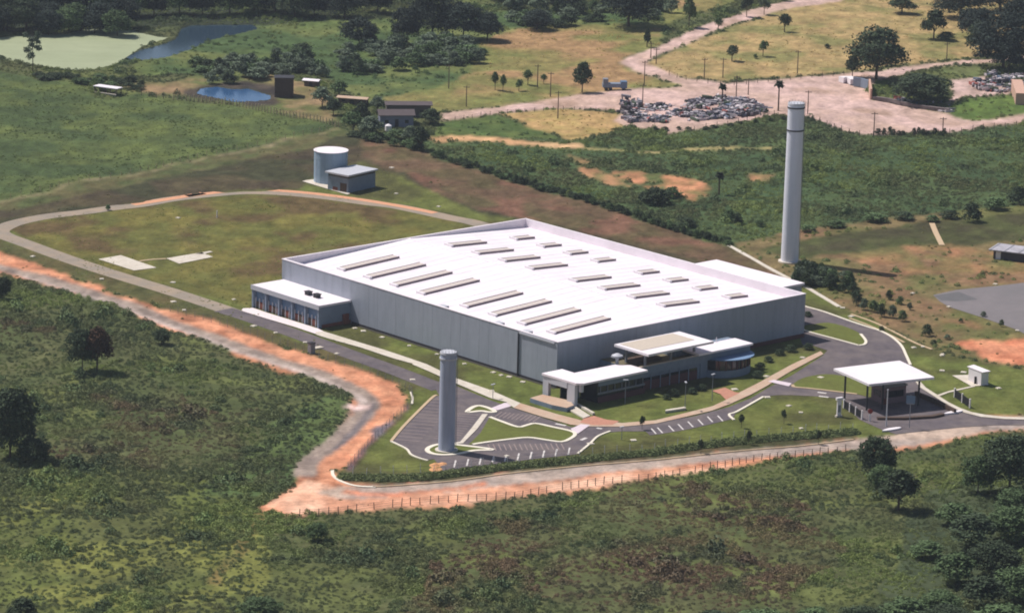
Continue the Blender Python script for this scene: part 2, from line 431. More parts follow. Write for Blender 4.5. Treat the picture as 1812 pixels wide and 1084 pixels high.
paint('bare_soil', [(1110, 318), (1150, 308), (1200, 312), (1250, 325), (1262, 345), (1240, 362), (1200, 350), (1150, 335)], (206, 142, 108), (150, 116, 80), 3, 68, (96, 104, 62), 5, 0.53, soft=(6, .44, 8))
paint('bare_soil', [(1000, 275), (1030, 285), (1100, 318), (1120, 335), (1080, 330), (1020, 300)], (190, 140, 104), (120, 110, 72), 3, 69, soft=(6, .5, 9))
paint('bare_soil', [(1330, 305), (1370, 310), (1360, 325), (1325, 322)], (180, 132, 98), (110, 106, 68), 3, 69, soft=(6, .46, 9))
track('bare_soil', [(764, 250), (804, 247), (854, 249), (938, 257), (1028, 263)], 5.5, (212, 172, 130), (196, 152, 112), seed=25)
track('bare_soil', [(1028, 263), (1100, 268), (1160, 268), (1229, 266), (1319, 266), (1385, 266)], 4.0, (168, 150, 104), (110, 112, 70), seed=26, scale=5)
# gravel roads at the top
PINK1, PINK2 = (208, 176, 168), (194, 164, 150)
paint('gravel_road', [(781, 204), (860, 192), (938, 180), (1021, 167), (1105, 160), (1208, 152), (1205, 147), (1151, 132), (1118, 123), (1098, 110), (1115, 97), (1155, 83), (1208, 63), (1308, 25), (1368, 6), (1408, -4), (1450, -40), (1560, -40), (1485, 0), (1375, 20), (1275, 53), (1208, 80), (1155, 99), (1145, 110), (1172, 124), (1215, 137), (1291, 147), (1375, 140), (1495, 128.5), (1560, 124), (1600, 116), (1700, 106), (1812, 100), (1812, 106), (1700, 114), (1620, 122), (1560, 140), (1535, 154), (1542, 177), (1559, 174), (1609, 187), (1675, 200), (1725, 214), (1812, 204), (1960, 185), (1960, 200), (1812, 215), (1742, 223), (1675, 231), (1559, 238), (1508, 235), (1425, 210), (1368, 204), (1308, 218), (1208, 230), (1180, 234), (1165, 226), (1108, 222), (1085, 214), (1105, 196), (998, 190), (871, 205), (784, 215)],
      PINK1, PINK2, 8, 27, (180, 150, 134), 14, 0.6, tight=True)
paint('meadow', Z((1452, 60), 5.019, (1160, 640), (1300, 600), (1700, 570), (2100, 540), (2100, 680), (1700, 730), (1400, 765), (1200, 740), (1120, 690)), (84, 104, 52), (94, 112, 56), 6, 28)
paint('meadow', Z((1452, 60), 5.019, (1040, 320), (1330, 280), (1500, 330), (1400, 365), (1250, 360)), (92, 112, 66), (110, 116, 74), 6, 28)
paint('gravel_road', Z((1452, 60), 5.019, (1150, 390), (1480, 365), (1500, 420), (1700, 500), (1700, 545), (1500, 560), (1250, 590), (1110, 640), (1180, 560)), (206, 176, 168), (176, 150, 140), 4, 29, tight=True)
# the plant's lawns
paint('lawn', [(-80, 420), (0, 398), (100, 380), (190, 368), (300, 351), (434, 338), (530, 336), (545, 318), (640, 285), (760, 335), (850, 380), (932, 389), (1240, 470), (1330, 484), (1425, 505), (1485, 541), (1548, 569), (1596, 596), (1649, 617), (1700, 632), (1770, 645), (1960, 690), (1960, 735), (1740, 740), (1640, 747), (1590, 767), (1520, 775), (1419, 788), (1308, 797), (1159, 813), (1026, 824), (900, 837), (800, 851), (700, 859), (640, 861), (605, 853), (590, 838), (617, 830), (640, 800), (690, 750), (727, 712), (722, 692), (704, 678), (650, 654), (587, 638), (467, 602), (367, 562), (290, 545), (187, 511), (100, 478), (0, 446), (-80, 425)],
      (96, 104, 53), (106, 110, 58), 6, 30, (86, 86, 50), 16, 0.5, tight=True, flat=True)
paint('lawn', [(8, 402), (100, 386), (200, 372), (300, 358), (434, 346), (530, 346), (640, 362), (760, 380), (850, 396), (932, 389), (620, 560), (448, 546), (234, 490), (100, 447)],
      (98, 98, 52), (114, 106, 56), 6, 31, (98, 82, 54), 16, 0.5, tight=True, flat=True)
paint('lawn', [(-80, 425), (0, 422), (100, 458), (234, 503), (367, 545), (500, 594), (634, 640), (760, 690), (720, 690), (704, 678), (587, 638), (467, 602), (290, 545), (100, 478), (0, 446)],
      (82, 84, 50), (98, 88, 56), 5, 32, tight=True, flat=True)
paint('lawn', [(590, 838), (617, 838), (780, 834), (943, 816), (1159, 796), (1326, 775), (1515, 760), (1520, 775), (1419, 788), (1308, 797), (1159, 813), (1026, 824), (900, 837), (800, 851), (700, 859), (640, 861), (605, 853)],
      (74, 76, 48), (92, 80, 58), 4, 33, tight=True, flat=True)  # dark verge: shade of hedge and fence put into the lawn colour
# red cutting with the track
ORG = [(-80, 418), (0, 449), (50, 464), (100, 480), (187, 514), (247, 536), (290, 548), (367, 565), (467, 604), (533, 626), (587, 640), (650, 656), (704, 680), (727, 700), (725, 719), (690, 750), (660, 776), (640, 802), (612, 832), (588, 832), (592, 846), (606, 856), (640, 862), (700, 860), (800, 852), (900, 838), (1026, 825), (1159, 814), (1308, 798), (1419, 789), (1517, 778), (1590, 767), (1640, 748), (1740, 738), (1960, 738),
       (1960, 755), (1740, 768), (1690, 776), (1612, 794), (1518, 802), (1408, 808), (1341, 815), (1275, 826), (1208, 839), (1081, 856), (947, 875), (881, 885), (780, 891), (680, 899), (580, 910), (513, 911), (475, 906), (471, 892), (499, 876), (522, 855), (524, 830), (536, 809), (559, 793), (584, 777), (603, 758), (615, 734), (618, 714), (627, 703), (618, 688), (598, 678), (557, 664), (517, 654), (493, 647), (443, 634), (400, 616), (334, 597), (234, 557), (167, 530), (83, 504), (0, 484), (-80, 465)]
paint('bare_soil', ORG, (206, 138, 106), (220, 156, 122), 3, 34, (160, 106, 80), 4, 0.55, flat=True)
paint('bare_soil', [(471, 892), (499, 876), (540, 850), (600, 862), (760, 868), (900, 862), (1081, 842), (1300, 822), (1300, 826), (1081, 856), (881, 885), (680, 899), (513, 911)], (232, 184, 156), (216, 156, 126), 5, 35, tight=True, flat=True)
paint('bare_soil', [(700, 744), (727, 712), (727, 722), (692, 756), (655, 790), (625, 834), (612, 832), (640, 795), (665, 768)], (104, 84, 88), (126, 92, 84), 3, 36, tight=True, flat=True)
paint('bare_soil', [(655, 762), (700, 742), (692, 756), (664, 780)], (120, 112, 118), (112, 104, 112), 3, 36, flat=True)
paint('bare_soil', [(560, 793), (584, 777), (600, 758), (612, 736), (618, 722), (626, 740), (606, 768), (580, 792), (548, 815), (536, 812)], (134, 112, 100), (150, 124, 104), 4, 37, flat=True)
track('dirt_track', [(-40, 462), (0, 474), (83, 494), (167, 520), (234, 543), (334, 583), (434, 619), (484, 636), (534, 650), (584, 670), (630, 690), (650, 710), (644, 735), (621, 756), (598, 777), (571, 797), (548, 818), (536, 845)], 4.4, (164, 146, 134), (142, 126, 118), seed=38, tight=True, flat=True, scale=3)
track('bare_soil', [(410, 624), (450, 638), (492, 650), (520, 658)], 1.6, (218, 146, 108), (190, 130, 98), seed=67, flat=True)
track('dirt_track', [(40, 488), (167, 527), (300, 576), (434, 626), (534, 657), (600, 686), (634, 700), (640, 714)], 1.6, (198, 180, 172), (176, 158, 150), seed=39, tight=True, flat=True, scale=3)
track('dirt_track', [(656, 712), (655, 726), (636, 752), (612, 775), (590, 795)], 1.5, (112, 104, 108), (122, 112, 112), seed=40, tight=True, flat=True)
track('dirt_track', [(633, 716), (628, 722), (622, 718)], 4.0, (232, 206, 206), (222, 190, 180), seed=41, flat=True)
paint('gravel_road', [(640, 861), (700, 859), (800, 851), (900, 837), (1026, 824), (1159, 813), (1308, 797), (1419, 788), (1517, 777), (1590, 767), (1640, 747), (1740, 738), (1960, 737), (1960, 752), (1740, 764), (1690, 774), (1612, 789), (1510, 797), (1408, 803), (1300, 812), (1159, 829), (1026, 843), (880, 860), (760, 871), (660, 880), (600, 882), (560, 870), (600, 862)],
      (182, 162, 150), (166, 150, 142), 6, 42, (196, 172, 156), 16, 0.56, tight=True, flat=True)
track('bare_soil', [(610, 868), (660, 874), (720, 872), (800, 863), (860, 855)], 2.0, (206, 128, 98), (196, 132, 104), seed=43, flat=True, tight=True)
# faint footpath in the foreground
track('scrubland', [(478, 905), (455, 930), (425, 965), (398, 1000), (372, 1030)], 2.6, (134, 112, 70), (108, 104, 60), seed=44)
for wpts in (ALG, WAT, PND):
    P = gw(wpts)
    m_ = inside(P, TX, TY); CLS[m_] = NAMES.index('pond_bed'); COLR[m_] = np.array(s2l((60, 66, 52))); FLAT[m_] = 1
WETF = np.zeros(TX.shape)
for wpts in (ALG, WAT, PND):
    WETF[inside(gw(wpts), TX, TY)] = 1
FLATP = [Z((1380, 380), 4.169, (1080, 600), (1300, 535), (1600, 505), (1850, 470), (1900, 900), (1740, 870), (1480, 770), (1160, 680))]
for P in FLATP: FLAT[inside(gw(P), TX, TY)] = 1; CLS[inside(gw(P), TX, TY)] = 7

def blur(a, n):
    for _ in range(n):
        b = a.copy()
        b[1:-1] = (a[:-2] + 2 * a[1:-1] + a[2:]) / 4; a = b
        b = a.copy(); b[:, 1:-1] = (a[:, :-2] + 2 * a[:, 1:-1] + a[:, 2:]) / 4; a = b
    return a
COLR = blur(COLR, 1)
_k = np.where((CLS == 5) | (CLS == 6), .28, np.where(CLS == 7, .12, .3))
COLR = COLR * (1 + _k * (fbm(TX, TY, 2.2, 3, 400) - .5) * 2)[..., None] * (1 + .2 * (fbm(TX, TY * .7, 5, 3, 410) - .5) * 2)[..., None]
COLR = np.clip(COLR, 0.01, 1)
fl = blur(np.where(FLAT > 0, 1.0, 0.0), 14)
fl = np.clip(fl * 1.6, 0, 1)
bumpy = (CLS == 0) * 1.0
TZ = (1 - fl) * ((fbm(TX, TY, 45, 3, 70) - 0.5) * 2.4 + (fbm(TX, TY, 7, 3, 71) - 0.5) * 0.7)
wet = blur(WETF, 2)
TZ = TZ * (1 - np.clip(blur(WETF, 8) * 1.8, 0, 1)) - 0.9 * wet * (WETF > 0)
def hz(x, y):
    r = math.log(max(y, Y0) / Y0) / math.log(Y1 / Y0) * (NY - 1)
    c = (x / y - T0) / (T1 - T0) * (NX - 1)
    r = min(max(int(round(r)), 0), NY - 1); c = min(max(int(round(c)), 0), NX - 1)
    return float(TZ[r, c])
def grid_at(x, y):
    r = np.clip(np.round(np.log(np.maximum(y, Y0) / Y0) / math.log(Y1 / Y0) * (NY - 1)), 0, NY - 1).astype(int)
    c = np.clip(np.round((x / y - T0) / (T1 - T0) * (NX - 1)), 0, NX - 1).astype(int)
    return r, c
verts = np.stack([TX, TY, TZ], -1).reshape(-1, 3)
idx = np.arange(NY * NX).reshape(NY, NX)
quads = np.stack([idx[:-1, :-1], idx[:-1, 1:], idx[1:, 1:], idx[1:, :-1]], -1).reshape(-1, 4)
fcls = CLS[:-1, :-1].reshape(-1)
cflat = COLR.reshape(-1, 3)
for k, nm in enumerate(NAMES):
    q = quads[fcls == k]
    if len(q) == 0: continue
    used, inv = np.unique(q, return_inverse=True)
    me = bpy.data.meshes.new(nm)
    me.vertices.add(len(used)); me.vertices.foreach_set('co', verts[used].ravel())
    me.loops.add(q.size); me.loops.foreach_set('vertex_index', inv.ravel().astype(np.int32))
    me.polygons.add(len(q)); me.polygons.foreach_set('loop_start', np.arange(0, q.size, 4, dtype=np.int32))
    me.polygons.foreach_set('loop_total', np.full(len(q), 4, dtype=np.int32))
    me.update(); me.validate()
    at = me.attributes.new('tint', 'FLOAT_COLOR', 'POINT')
    at.data.foreach_set('color', np.concatenate([cflat[used], np.ones((len(used), 1))], 1).ravel().astype(np.float32))
    me.polygons.foreach_set('use_smooth', np.ones(len(q), bool))
    me.materials.append(M_TERR)
    o = bpy.data.objects.new(nm, me); COL.objects.link(o); o['kind'] = 'structure'
mb = MB(); mb.poly([(-6000, -500, -3.2), (6000, -500, -3.2), (6000, 7000, -3.2), (-6000, 7000, -3.2)], mat('distant_ground', (84, 92, 58), 0.95, var=0.3, vscale=0.05))
structure('ground', mb)

# -- water
M_WATER = mat('pond_water', (54, 90, 132), 0.08, spec=0.9, bump=0.02, bscale=2.5)  # reflected sky blue put into the base colour
M_WATER2 = mat('lake_water', (50, 68, 84), 0.1, spec=0.9, bump=0.02, bscale=2.0)  # reflected sky in the base colour here too, greyer
M_ALGAE = mat('algae_film', (154, 160, 128), 0.7, var=0.1, vscale=0.12, grime=((136, 146, 112), (0.4, 2, 1), 0.6), gscale=0.05)
structure('water', MB().poly([(*p, -0.25) for p in gw(ALG)], M_ALGAE))
structure('water', MB().poly([(*p, -0.25) for p in gw(WAT)], M_WATER2))
structure('water', MB().poly([(*p, -0.25) for p in gw(PND)], M_WATER))

# ================================================================== PAVED SURFACES
def sheet(name, pts, z, m, smooth=0):
    P = gw(pts)
    if smooth: P = catmull(P, smooth, True)
    mb = MB(); mb.poly([(*p, z) for p in P], m)
    me_n = mb.f[0]; ar = sum(P[i][0] * P[(i + 1) % len(P)][1] - P[(i + 1) % len(P)][0] * P[i][1] for i in range(len(P)))
    if ar < 0: mb.f[0] = me_n[::-1]
    return structure(name, mb)

RING = [(868, 403), (835, 393), (799, 386), (749, 375), (699, 365), (649, 359), (600, 352), (568, 348), (501, 342), (434, 340), (367, 345), (300, 353), (250, 362), (200, 368), (150, 375), (83, 383), (33, 393), (8, 402), (-2, 410), (10, 418), (43, 430), (100, 451), (167, 474), (234, 495), (300, 515), (367, 537), (417, 554), (433, 559.5), (500, 582.5), (567, 607), (634, 632), (700, 656), (782, 688)]
mb = MB(); ribbon(mb, catmull(gw(RING), 6), 4.9, 0, 0.035, M_ASPHL); structure('service_road', mb)
mb = MB(); ribbon(mb, catmull(gw([(395, 548), (433, 559.5), (500, 582.5), (567, 607), (634, 632), (700, 656), (782, 688)]), 6), 5.0, 0, 0.045, M_ASPH); structure('service_road', mb)
# orange dust on the far leg of the ring road
for k, P in enumerate(([(330, 347), (434, 336), (501, 338), (568, 344), (649, 355), (720, 367), (770, 377)], [(235, 362), (300, 352), (360, 342)])):
    mb = MB(); ribbon(mb, catmull(gw(P), 6), 2.4 if k == 0 else 2.6, 0, 0.05, mat('orange_dust', (206, 150, 118), 0.95, var=0.15, vscale=0.8)); structure('dirt_shoulder', mb)

CARPARK = [(692, 780), (711, 758), (738, 730), (766, 703), (777, 700), (772, 690), (740, 675), (742, 668), (800, 680), (805, 682), (868, 708), (896, 718), (960, 739), (1010, 755), (1030, 757), (1058, 752), (1100, 752), (1160, 747), (1226, 737), (1290, 720), (1330, 704), (1356, 688), (1400, 665), (1455, 630), (1464, 620), (1440, 612), (1421, 612), (1405, 570), (1424, 541), (1458, 550), (1500, 565), (1533, 577), (1558, 586), (1580, 598), (1595, 612), (1603, 628), (1611, 645), (1622, 676), (1637, 691), (1655, 702), (1674, 714), (1694, 724), (1714, 731), (1738, 737), (1770, 741), (1812, 742), (1900, 741), (1900, 752), (1760, 752), (1700, 756), (1640, 762), (1585, 768), (1560, 760), (1520, 742), (1505, 726), (1500, 712), (1483, 705), (1440, 701), (1401, 699), (1375, 699), (1351, 702), (1303, 729), (1296, 741), (1276, 746), (1243, 754), (1210, 761), (1168, 768), (1150, 770), (1142, 763), (1100, 763), (1076, 765), (1059, 771), (1044, 786), (1022, 803), (1001, 806), (943, 812), (877, 821), (826, 829), (784, 833), (781, 828), (768, 812), (753, 814), (735, 808), (723, 798), (712, 789)]
sheet('asphalt_yard', CARPARK, 0.055, M_ASPH)
COURT = Z((1380, 380), 4.169, (1130, 592), (1300, 555), (1600, 525), (1850, 496), (1850, 900), (1740, 845), (1500, 760), (1250, 680), (1180, 640))
sheet('sports_court', COURT, 0.05, M_COURT)
sheet('damp_patch', Z((1380, 380), 4.169, (1140, 598), (1320, 568), (1460, 625), (1300, 640), (1190, 632)), 0.062, mat('damp_asphalt', (98, 96, 98), 0.8, var=0.12, vscale=0.5))

# grass islands inside the yard (raised sheets with kerbs)
M_ISL = mat('lawn_island', (100, 106, 54), 0.95, var=0.22, vscale=0.9, bump=0.08, bscale=2, grime=((86, 84, 48), (1, 1, 1), 0.7), gscale=0.12, spec=0.1)
M_ISLN = M_ISL
MAIN_I = Z((860, 660), 6.023, (40, 470), (170, 520), (340, 577), (430, 560), (530, 540), (720, 580), (900, 620), (950, 655), (900, 700), (800, 735), (620, 712), (450, 690), (250, 708), (0, 740), (-140, 762), (-185, 765), (-60, 640))
SMALL_I = Z((660, 660), 6.023, (1005, 420), (1060, 370), (1130, 352), (1220, 372), (1300, 412), (1240, 420), (1150, 408))
TOWER_I = Z((660, 660), 6.023, (580, 830), (600, 795), (690, 765), (830, 762), (960, 775), (1280, 818), (1080, 828), (920, 860), (760, 874), (640, 862))
TEAR_I = Z((1400, 540), 6.023, (120, 250), (160, 215), (250, 205), (400, 190), (600, 240), (740, 310), (795, 380), (780, 420), (720, 430), (500, 370), (170, 280))
GATE_I = Z((1400, 540), 6.023, (15, 850), (110, 785), (280, 745), (450, 740), (640, 780), (780, 850), (960, 900), (1000, 960), (880, 990), (700, 950), (500, 925), (200, 890), (40, 875))
for P, sm in ((MAIN_I, 0), (SMALL_I, 3), (TOWER_I, 3), (TEAR_I, 3), (GATE_I, 3)):
    sheet('grass_island', P, 0.12, M_ISLN, sm)

def kerb(pts, closed=False, w=0.5, m=None, per=4, name='kerb', z=0.17):
    P = catmull(gw(pts), per, closed)
    if closed: P.append(P[0])
    mb = MB(); ribbon(mb, P, w, 0, z, m or M_KERB); return structure(name, mb)
kerb(MAIN_I[:1] + MAIN_I[1:15], w=0.75, per=3)
kerb(SMALL_I, True, w=0.9)
kerb(TOWER_I, True, w=0.9)
kerb(TEAR_I[8:] + TEAR_I[:1], w=0.5); kerb(TEAR_I[5:9], w=0.6)
kerb(GATE_I[9:] + GATE_I[:1], w=0.6, m=M_KERBT)
kerb([(692, 781), (711, 758), (738, 730), (766, 703), (774, 700)], w=0.6, m=M_KERBT)
kerb([(692, 781), (705, 787), (720, 795), (727, 804), (740, 810), (757, 815)], w=0.4)
kerb([(1022, 803), (1044, 785), (1058, 772), (1080, 763)], w=0.45)
kerb([(1299, 743), (1290, 734), (1303, 729), (1330, 714), (1351, 702)], w=0.5)
kerb([(1421, 540), (1426, 543), (1458, 552), (1500, 567), (1533, 578), (1558, 586), (1580, 598), (1595, 612), (1603, 628), (1611, 646)], w=0.55)
kerb([(727, 694), (730, 705), (729, 715)], w=0.4)
kerb([(588, 832), (590, 842), (604, 852), (630, 860), (665, 862)], w=0.6)
kerb([(660, 861.5), (700, 859.5), (800, 851.5), (900, 838), (1026, 825), (1159, 814), (1308, 798), (1419, 789), (1510, 778)], w=0.35, m=M_KERBT)

def path(name, pts, m, z=0.14, smooth=0):
    return sheet(name, pts, z, m, smooth)
path('loading_apron', Z((430, 460), 6.023, (-20, 545), (0, 520), (105, 515), (300, 580), (560, 660), (800, 735), (860, 765), (800, 800), (560, 720), (250, 628)), mat('pale_concrete', (226, 212, 214), 0.85, var=0.08, vscale=0.8))
path('concrete_path', Z((430, 460), 6.023, (770, 775), (860, 765), (1200, 870), (1500, 960), (1807, 1062), (1807, 1108), (1600, 1052), (1250, 935), (900, 838), (780, 800)) , M_CONC, 0.145)
path('concrete_path', [(730, 636.5), (755, 645), (805, 669), (868, 691), (921, 714), (909, 722), (896, 712), (868, 705), (800, 676), (755, 656), (730, 645.5)], M_CONC, 0.15)
path('paved_path', [(909, 722), (921, 714), (985, 733), (1033, 745.5), (1060, 742), (1100, 749), (1160, 744), (1193, 736), (1226, 728), (1260, 719.5), (1285, 708), (1310, 694), (1342, 678), (1367, 664), (1400, 646), (1432, 631), (1452, 622), (1457, 627), (1400, 657), (1375, 672), (1356, 684), (1330, 698), (1290, 716), (1260, 727), (1226, 735), (1160, 750), (1100, 755.5), (1040, 755), (1010, 752), (960, 738)], M_PINKPATH, 0.14)
path('brick_paving', Z((860, 660), 6.023, (1000, 530), (1040, 490), (1150, 460), (1280, 500), (1420, 515), (1350, 555), (1150, 560)), M_BRICKPAVE, 0.155)
path('brick_paving', Z((1160, 620), 6.023, (600, 435), (740, 400), (850, 450), (900, 455), (750, 530), (690, 470)), M_BRICKPAVE, 0.155)
path('concrete_path', Z((660, 660), 6.023, (860, 745), (930, 735), (1050, 590), (1165, 440), (1225, 440), (1110, 600), (985, 725), (960, 752), (865, 757)), M_CONC, 0.15)
path('crosswalk', Z((660, 660), 6.023, (1230, 385), (1400, 318), (1560, 318), (1480, 350), (1330, 395)), mat('lilac_paving', (212, 196, 204), 0.8, var=0.1, vscale=1.5), 0.075)
path('crosswalk', Z((860, 660), 6.023, (900, 600), (1010, 550), (1110, 558), (980, 650), (945, 640)), mat('lilac_paving', (212, 196, 204)), 0.16)
path('crosswalk', Z((1160, 620), 6.023, (1195, 335), (1260, 318), (1450, 355), (1420, 388), (1300, 360)), mat('lilac_paving', (212, 196, 204)), 0.16)
path('concrete_path', Z((1512, 620), 6.023, (650, 340), (700, 335), (760, 400), (900, 490), (1000, 555), (1120, 615), (1250, 662), (1400, 690), (1600, 712), (1830, 718), (1830, 742), (1600, 735), (1350, 712), (1180, 670), (1060, 620), (930, 545), (780, 450), (700, 400)), M_CONC, 0.16)
path('concrete_path', Z((1512, 620), 6.023, (870, 480), (1000, 435), (1200, 392), (1260, 378), (1290, 385), (1200, 405), (1000, 452), (890, 495)), M_CONC, 0.1)
path('concrete_pad', Z((1512, 620), 6.023, (1040, 268), (1220, 262), (1380, 340), (1440, 368), (1250, 385)), M_CONC, 0.11)
path('concrete_pad', [(174, 459), (214, 452), (277, 474), (237, 479)], M_CONC, 0.1)
path('concrete_pad', [(294, 457.5), (357, 447), (377, 455), (317, 467)], M_CONC, 0.1)
path('concrete_pad', [(345, 449.5), (371, 444.5), (377, 446), (358, 450)], M_CONC, 0.1)
mb = MB(); ribbon(mb, gw([(247, 462), (272, 459), (294, 458)]), 0.7, 0, 0.09, M_KERBT); structure('concrete_path', mb)
path('concrete_pad', Z((500, 220), 6.023, (195, 605), (330, 590), (560, 640), (720, 742), (690, 752), (440, 680)), M_CONC, 0.12)
# pale strip and drainage channel on the slope to the right of the plant
for P, w, m in (([(1290, 435), (1305, 443), (1330, 457), (1360, 474), (1392, 491), (1421, 505), (1450, 522), (1485, 543)], 1.1, M_CONC),
                ([(1506, 556), (1548, 571), (1585, 589), (1620, 607), (1649, 618)], 0.6, M_KERBT),
                ([(1649, 395), (1656, 412), (1667, 434)], 1.3, M_KERBT), ([(1503, 563), (1540, 577), (1575, 593), (1600, 606)], 0.5, M_KERBT)):
    mb = MB(); pw = catmull(gw(P), 4); ribbon(mb, pw, w, -0.3, 0.12, m)
    structure('drain_channel', mb)

# -- road markings
def lines(name, segs, w, m, z):
    mb = MB()
    for p, q in segs: ribbon(mb, [p, q], w, z, z, m)
    return structure(name, mb)
def stalls(a, b, n, depth, w=0.14, m=M_LINE, z=0.07, end=True):
    """n bays along a->b (world points), lines running perpendicular by depth"""
    a = np.array(a); b = np.array(b); d = (b - a) / np.linalg.norm(b - a); nrm = np.array([-d[1], d[0]]) * depth
    out = []
    for k in range(n + (1 if end else 0)):
        p = a + (b - a) * k / n; out.append((tuple(p), tuple(p + nrm)))
    return out
lines('parking_lines', stalls(G(697, 777), G(766, 706), 13, -5.0), 0.3, M_LINEF, 0.072)
lines('parking_lines', [((G(804.5 + 22.4 * k - 1, 820.5 - 2.5 * k + 6)), G(804.5 + 22.4 * k + 2, 820.5 - 2.5 * k - 6)) for k in range(10)], 0.3, M_LINE, 0.072)
zz = lambda x, y: G(1160 + x / 6.023, 620 + y / 6.023)
lines('parking_lines', [(zz(-45, 832), zz(5, 888))] + [(zz(x0, y0), zz(x0 + 55, y0 + 58)) for x0, y0 in ((20, 822), (140, 802), (240, 785), (345, 758), (452, 735), (553, 705), (662, 695))], 0.3, M_LINE, 0.072)
z1 = lambda x, y: G(660 + x / 6.023, 660 + y / 6.023)
lines('parking_lines', stalls(z1(900, 715), z1(1120, 450), 11, 4.6), 0.25, M_LINEF, 0.072)
z2 = lambda x, y: G(860 + x / 6.023, 660 + y / 6.023)
lines('parking_lines', stalls(z2(90, 470), z2(500, 520), 9, 4.2), 0.25, M_LINEF, 0.072)
lines('parking_lines', stalls(z2(20, 760), z2(800, 750), 14, -4.2), 0.25, M_LINEF, 0.072)
lines('road_arrow', [(z2(740, 540), z2(850, 560)), (z2(1010, 715), z2(1070, 690)), (z2(1180, 585), z2(1235, 595)),
                     (G(1447, 694), G(1462, 696)), (G(1449, 701), G(1466, 703))], 0.7, M_LINE, 0.075)

# ================================================================== FACTORY
H = 9.5; LL = 88.7; WW = 70.0
fac = empty('factory_building', (*F0, 0), YAW, 'huge white roofed factory hall with grey cladding and rows of roof skylights', 'factory')
def panels(origin, axis, length, z0, z1, w, off, m, parent, nm='wall_panel'):
    """row of cladding panels; axis 0: along u, axis 1: along v; off = outward direction sign"""
    n = int(round(length / w)); pw = length / n
    me = {}
    for k in range(n):
        key = k % 3
        if key not in me:
            d = 0.10 + 0.01 * key
            b = MB()
            if axis == 0: b.box(0.008, pw - 0.008, min(0, off * d), max(0, off * d), z0, z1, m)
            else: b.box(min(0, off * d), max(0, off * d), 0.008, pw - 0.008, z0, z1, m)
            me[key] = b.mesh(nm)
        loc = (origin[0] + (k * pw if axis == 0 else 0), origin[1] + (k * pw if axis == 1 else 0), 0)
        link(nm, me[key], parent, loc)
TH = 0.35
for nm, b in (('wall', (0, TH, 0, LL)), ('wall', (WW - TH, WW, 0, LL)), ('wall', (TH, WW - TH, 0, TH)), ('wall', (TH, WW - TH, LL - TH, LL))):
    MB().box(b[0], b[1], b[2], b[3], 0, H - 0.15, M_CLAD).build(nm, fac)
panels((0, 0), 1, LL, 0.35, H - 0.15, 3.0, -1, M_CLAD, fac)
panels((0, 0), 0, WW, 0.9, H - 0.15, 3.0, -1, M_CLAD, fac)
MB().box(0, WW, -0.22, -0.001, 0, 0.9, mat('maroon_brick', (98, 60, 60), 0.85, var=0.15)).build('plinth', fac)
MB().box(-0.2, -0.001, 0, 64.5, 0, 0.5, M_DARK).build('plinth', fac)  # dark strip painting the shadow line along the foot of the long wall
MB().box(-0.9, -0.21, 0, 64.5, 0, 0.06, mat('foot_shadow_tone', (62, 58, 50), 0.95, var=0.3, vscale=2)).build('wall_foot_shadow', fac)  # the same shadow line carried onto the ground as dark colour
cp = MB()
cp.box(-0.18, TH + 0.05, -0.18, LL + 0.1, H - 0.15, H, M_ROOF); cp.build('parapet_cap', fac)
MB().box(WW - TH - 0.05, WW + 0.1, -0.18, LL + 0.1, H - 0.15, H, M_ROOF).build('parapet_cap', fac)
MB().box(TH + 0.051, WW - TH - 0.051, -0.18, TH + 0.05, H - 0.15, H, M_ROOF).build('parapet_cap', fac)
MB().box(TH + 0.051, WW - TH - 0.051, LL - TH - 0.05, LL + 0.1, H - 0.15, H, M_ROOF).build('parapet_cap', fac)
MB().box(WW - TH - 0.06, WW - TH - 0.005, TH + .07, LL - TH - 0.07, H - 2.2, H - 0.16, M_ROOF).build('parapet_lining', fac)
MB().box(TH + .07, WW - TH - 0.07, LL - TH - 0.06, LL - TH - 0.005, H - 2.2, H - 0.16, M_WHITE).build('parapet_lining', fac)
EAVE = H - 1.9; RID = H - 0.12
def roofz(u):
    return EAVE + (RID - EAVE) * (1 - abs(u - WW / 2) / (WW / 2 - TH))
n = 20
rf = bpy.data.objects  # noqa
for side in (0, 1):
    u0, u1 = (TH, WW / 2) if side == 0 else (WW - TH, WW / 2)
    pw = (LL - 2 * TH) / 29
    me = MB()
    pl = [(u0, 0.0), (u1, 0.0), (u1, pw), (u0, pw)]
    def col(pts, e0, e1): return e0, e1
    b = MB(); za, zb = roofz(u0), RID
    b.v = [(u0, 0.004, za), (u1, 0.004, zb), (u1, pw - 0.004, zb), (u0, pw - 0.004, za), (u0, 0.02, za - 0.25), (u1, 0.02, zb - 0.25), (u1, pw - 0.02, zb - 0.25), (u0, pw - 0.02, za - 0.25)]
    b.f = [(0, 1, 2, 3), (4, 7, 6, 5), (0, 4, 5, 1), (1, 5, 6, 2), (2, 6, 7, 3), (3, 7, 4, 0)]
    # standing seam on one edge of each sheet
    o = 8
    b.v += [(u0, -0.03, za + 0.02), (u1, -0.03, zb + 0.02), (u1, 0.04, zb + 0.02), (u0, 0.04, za + 0.02), (u0, -0.03, za + 0.03), (u1, -0.03, zb + 0.03), (u1, 0.04, zb + 0.03), (u0, 0.04, za + 0.03)]
    b.f += [(o + 4, o + 5, o + 6, o + 7), (o, o + 1, o + 5, o + 4), (o + 2, o + 3, o + 7, o + 6)]
    b.m = [0] * 9; b.mats = [M_ROOF]
    rme = b.mesh('roof_sheet')
    for k in range(29):
        link('roof_sheet', rme, fac, (0, TH + k * pw, (k % 3) * 0.003))
MB().box(WW / 2 - 0.35, WW / 2 + 0.35, TH + 0.06, LL - TH - 0.06, RID - 0.02, RID + 0.07, M_ROOF).build('ridge_cap', fac)
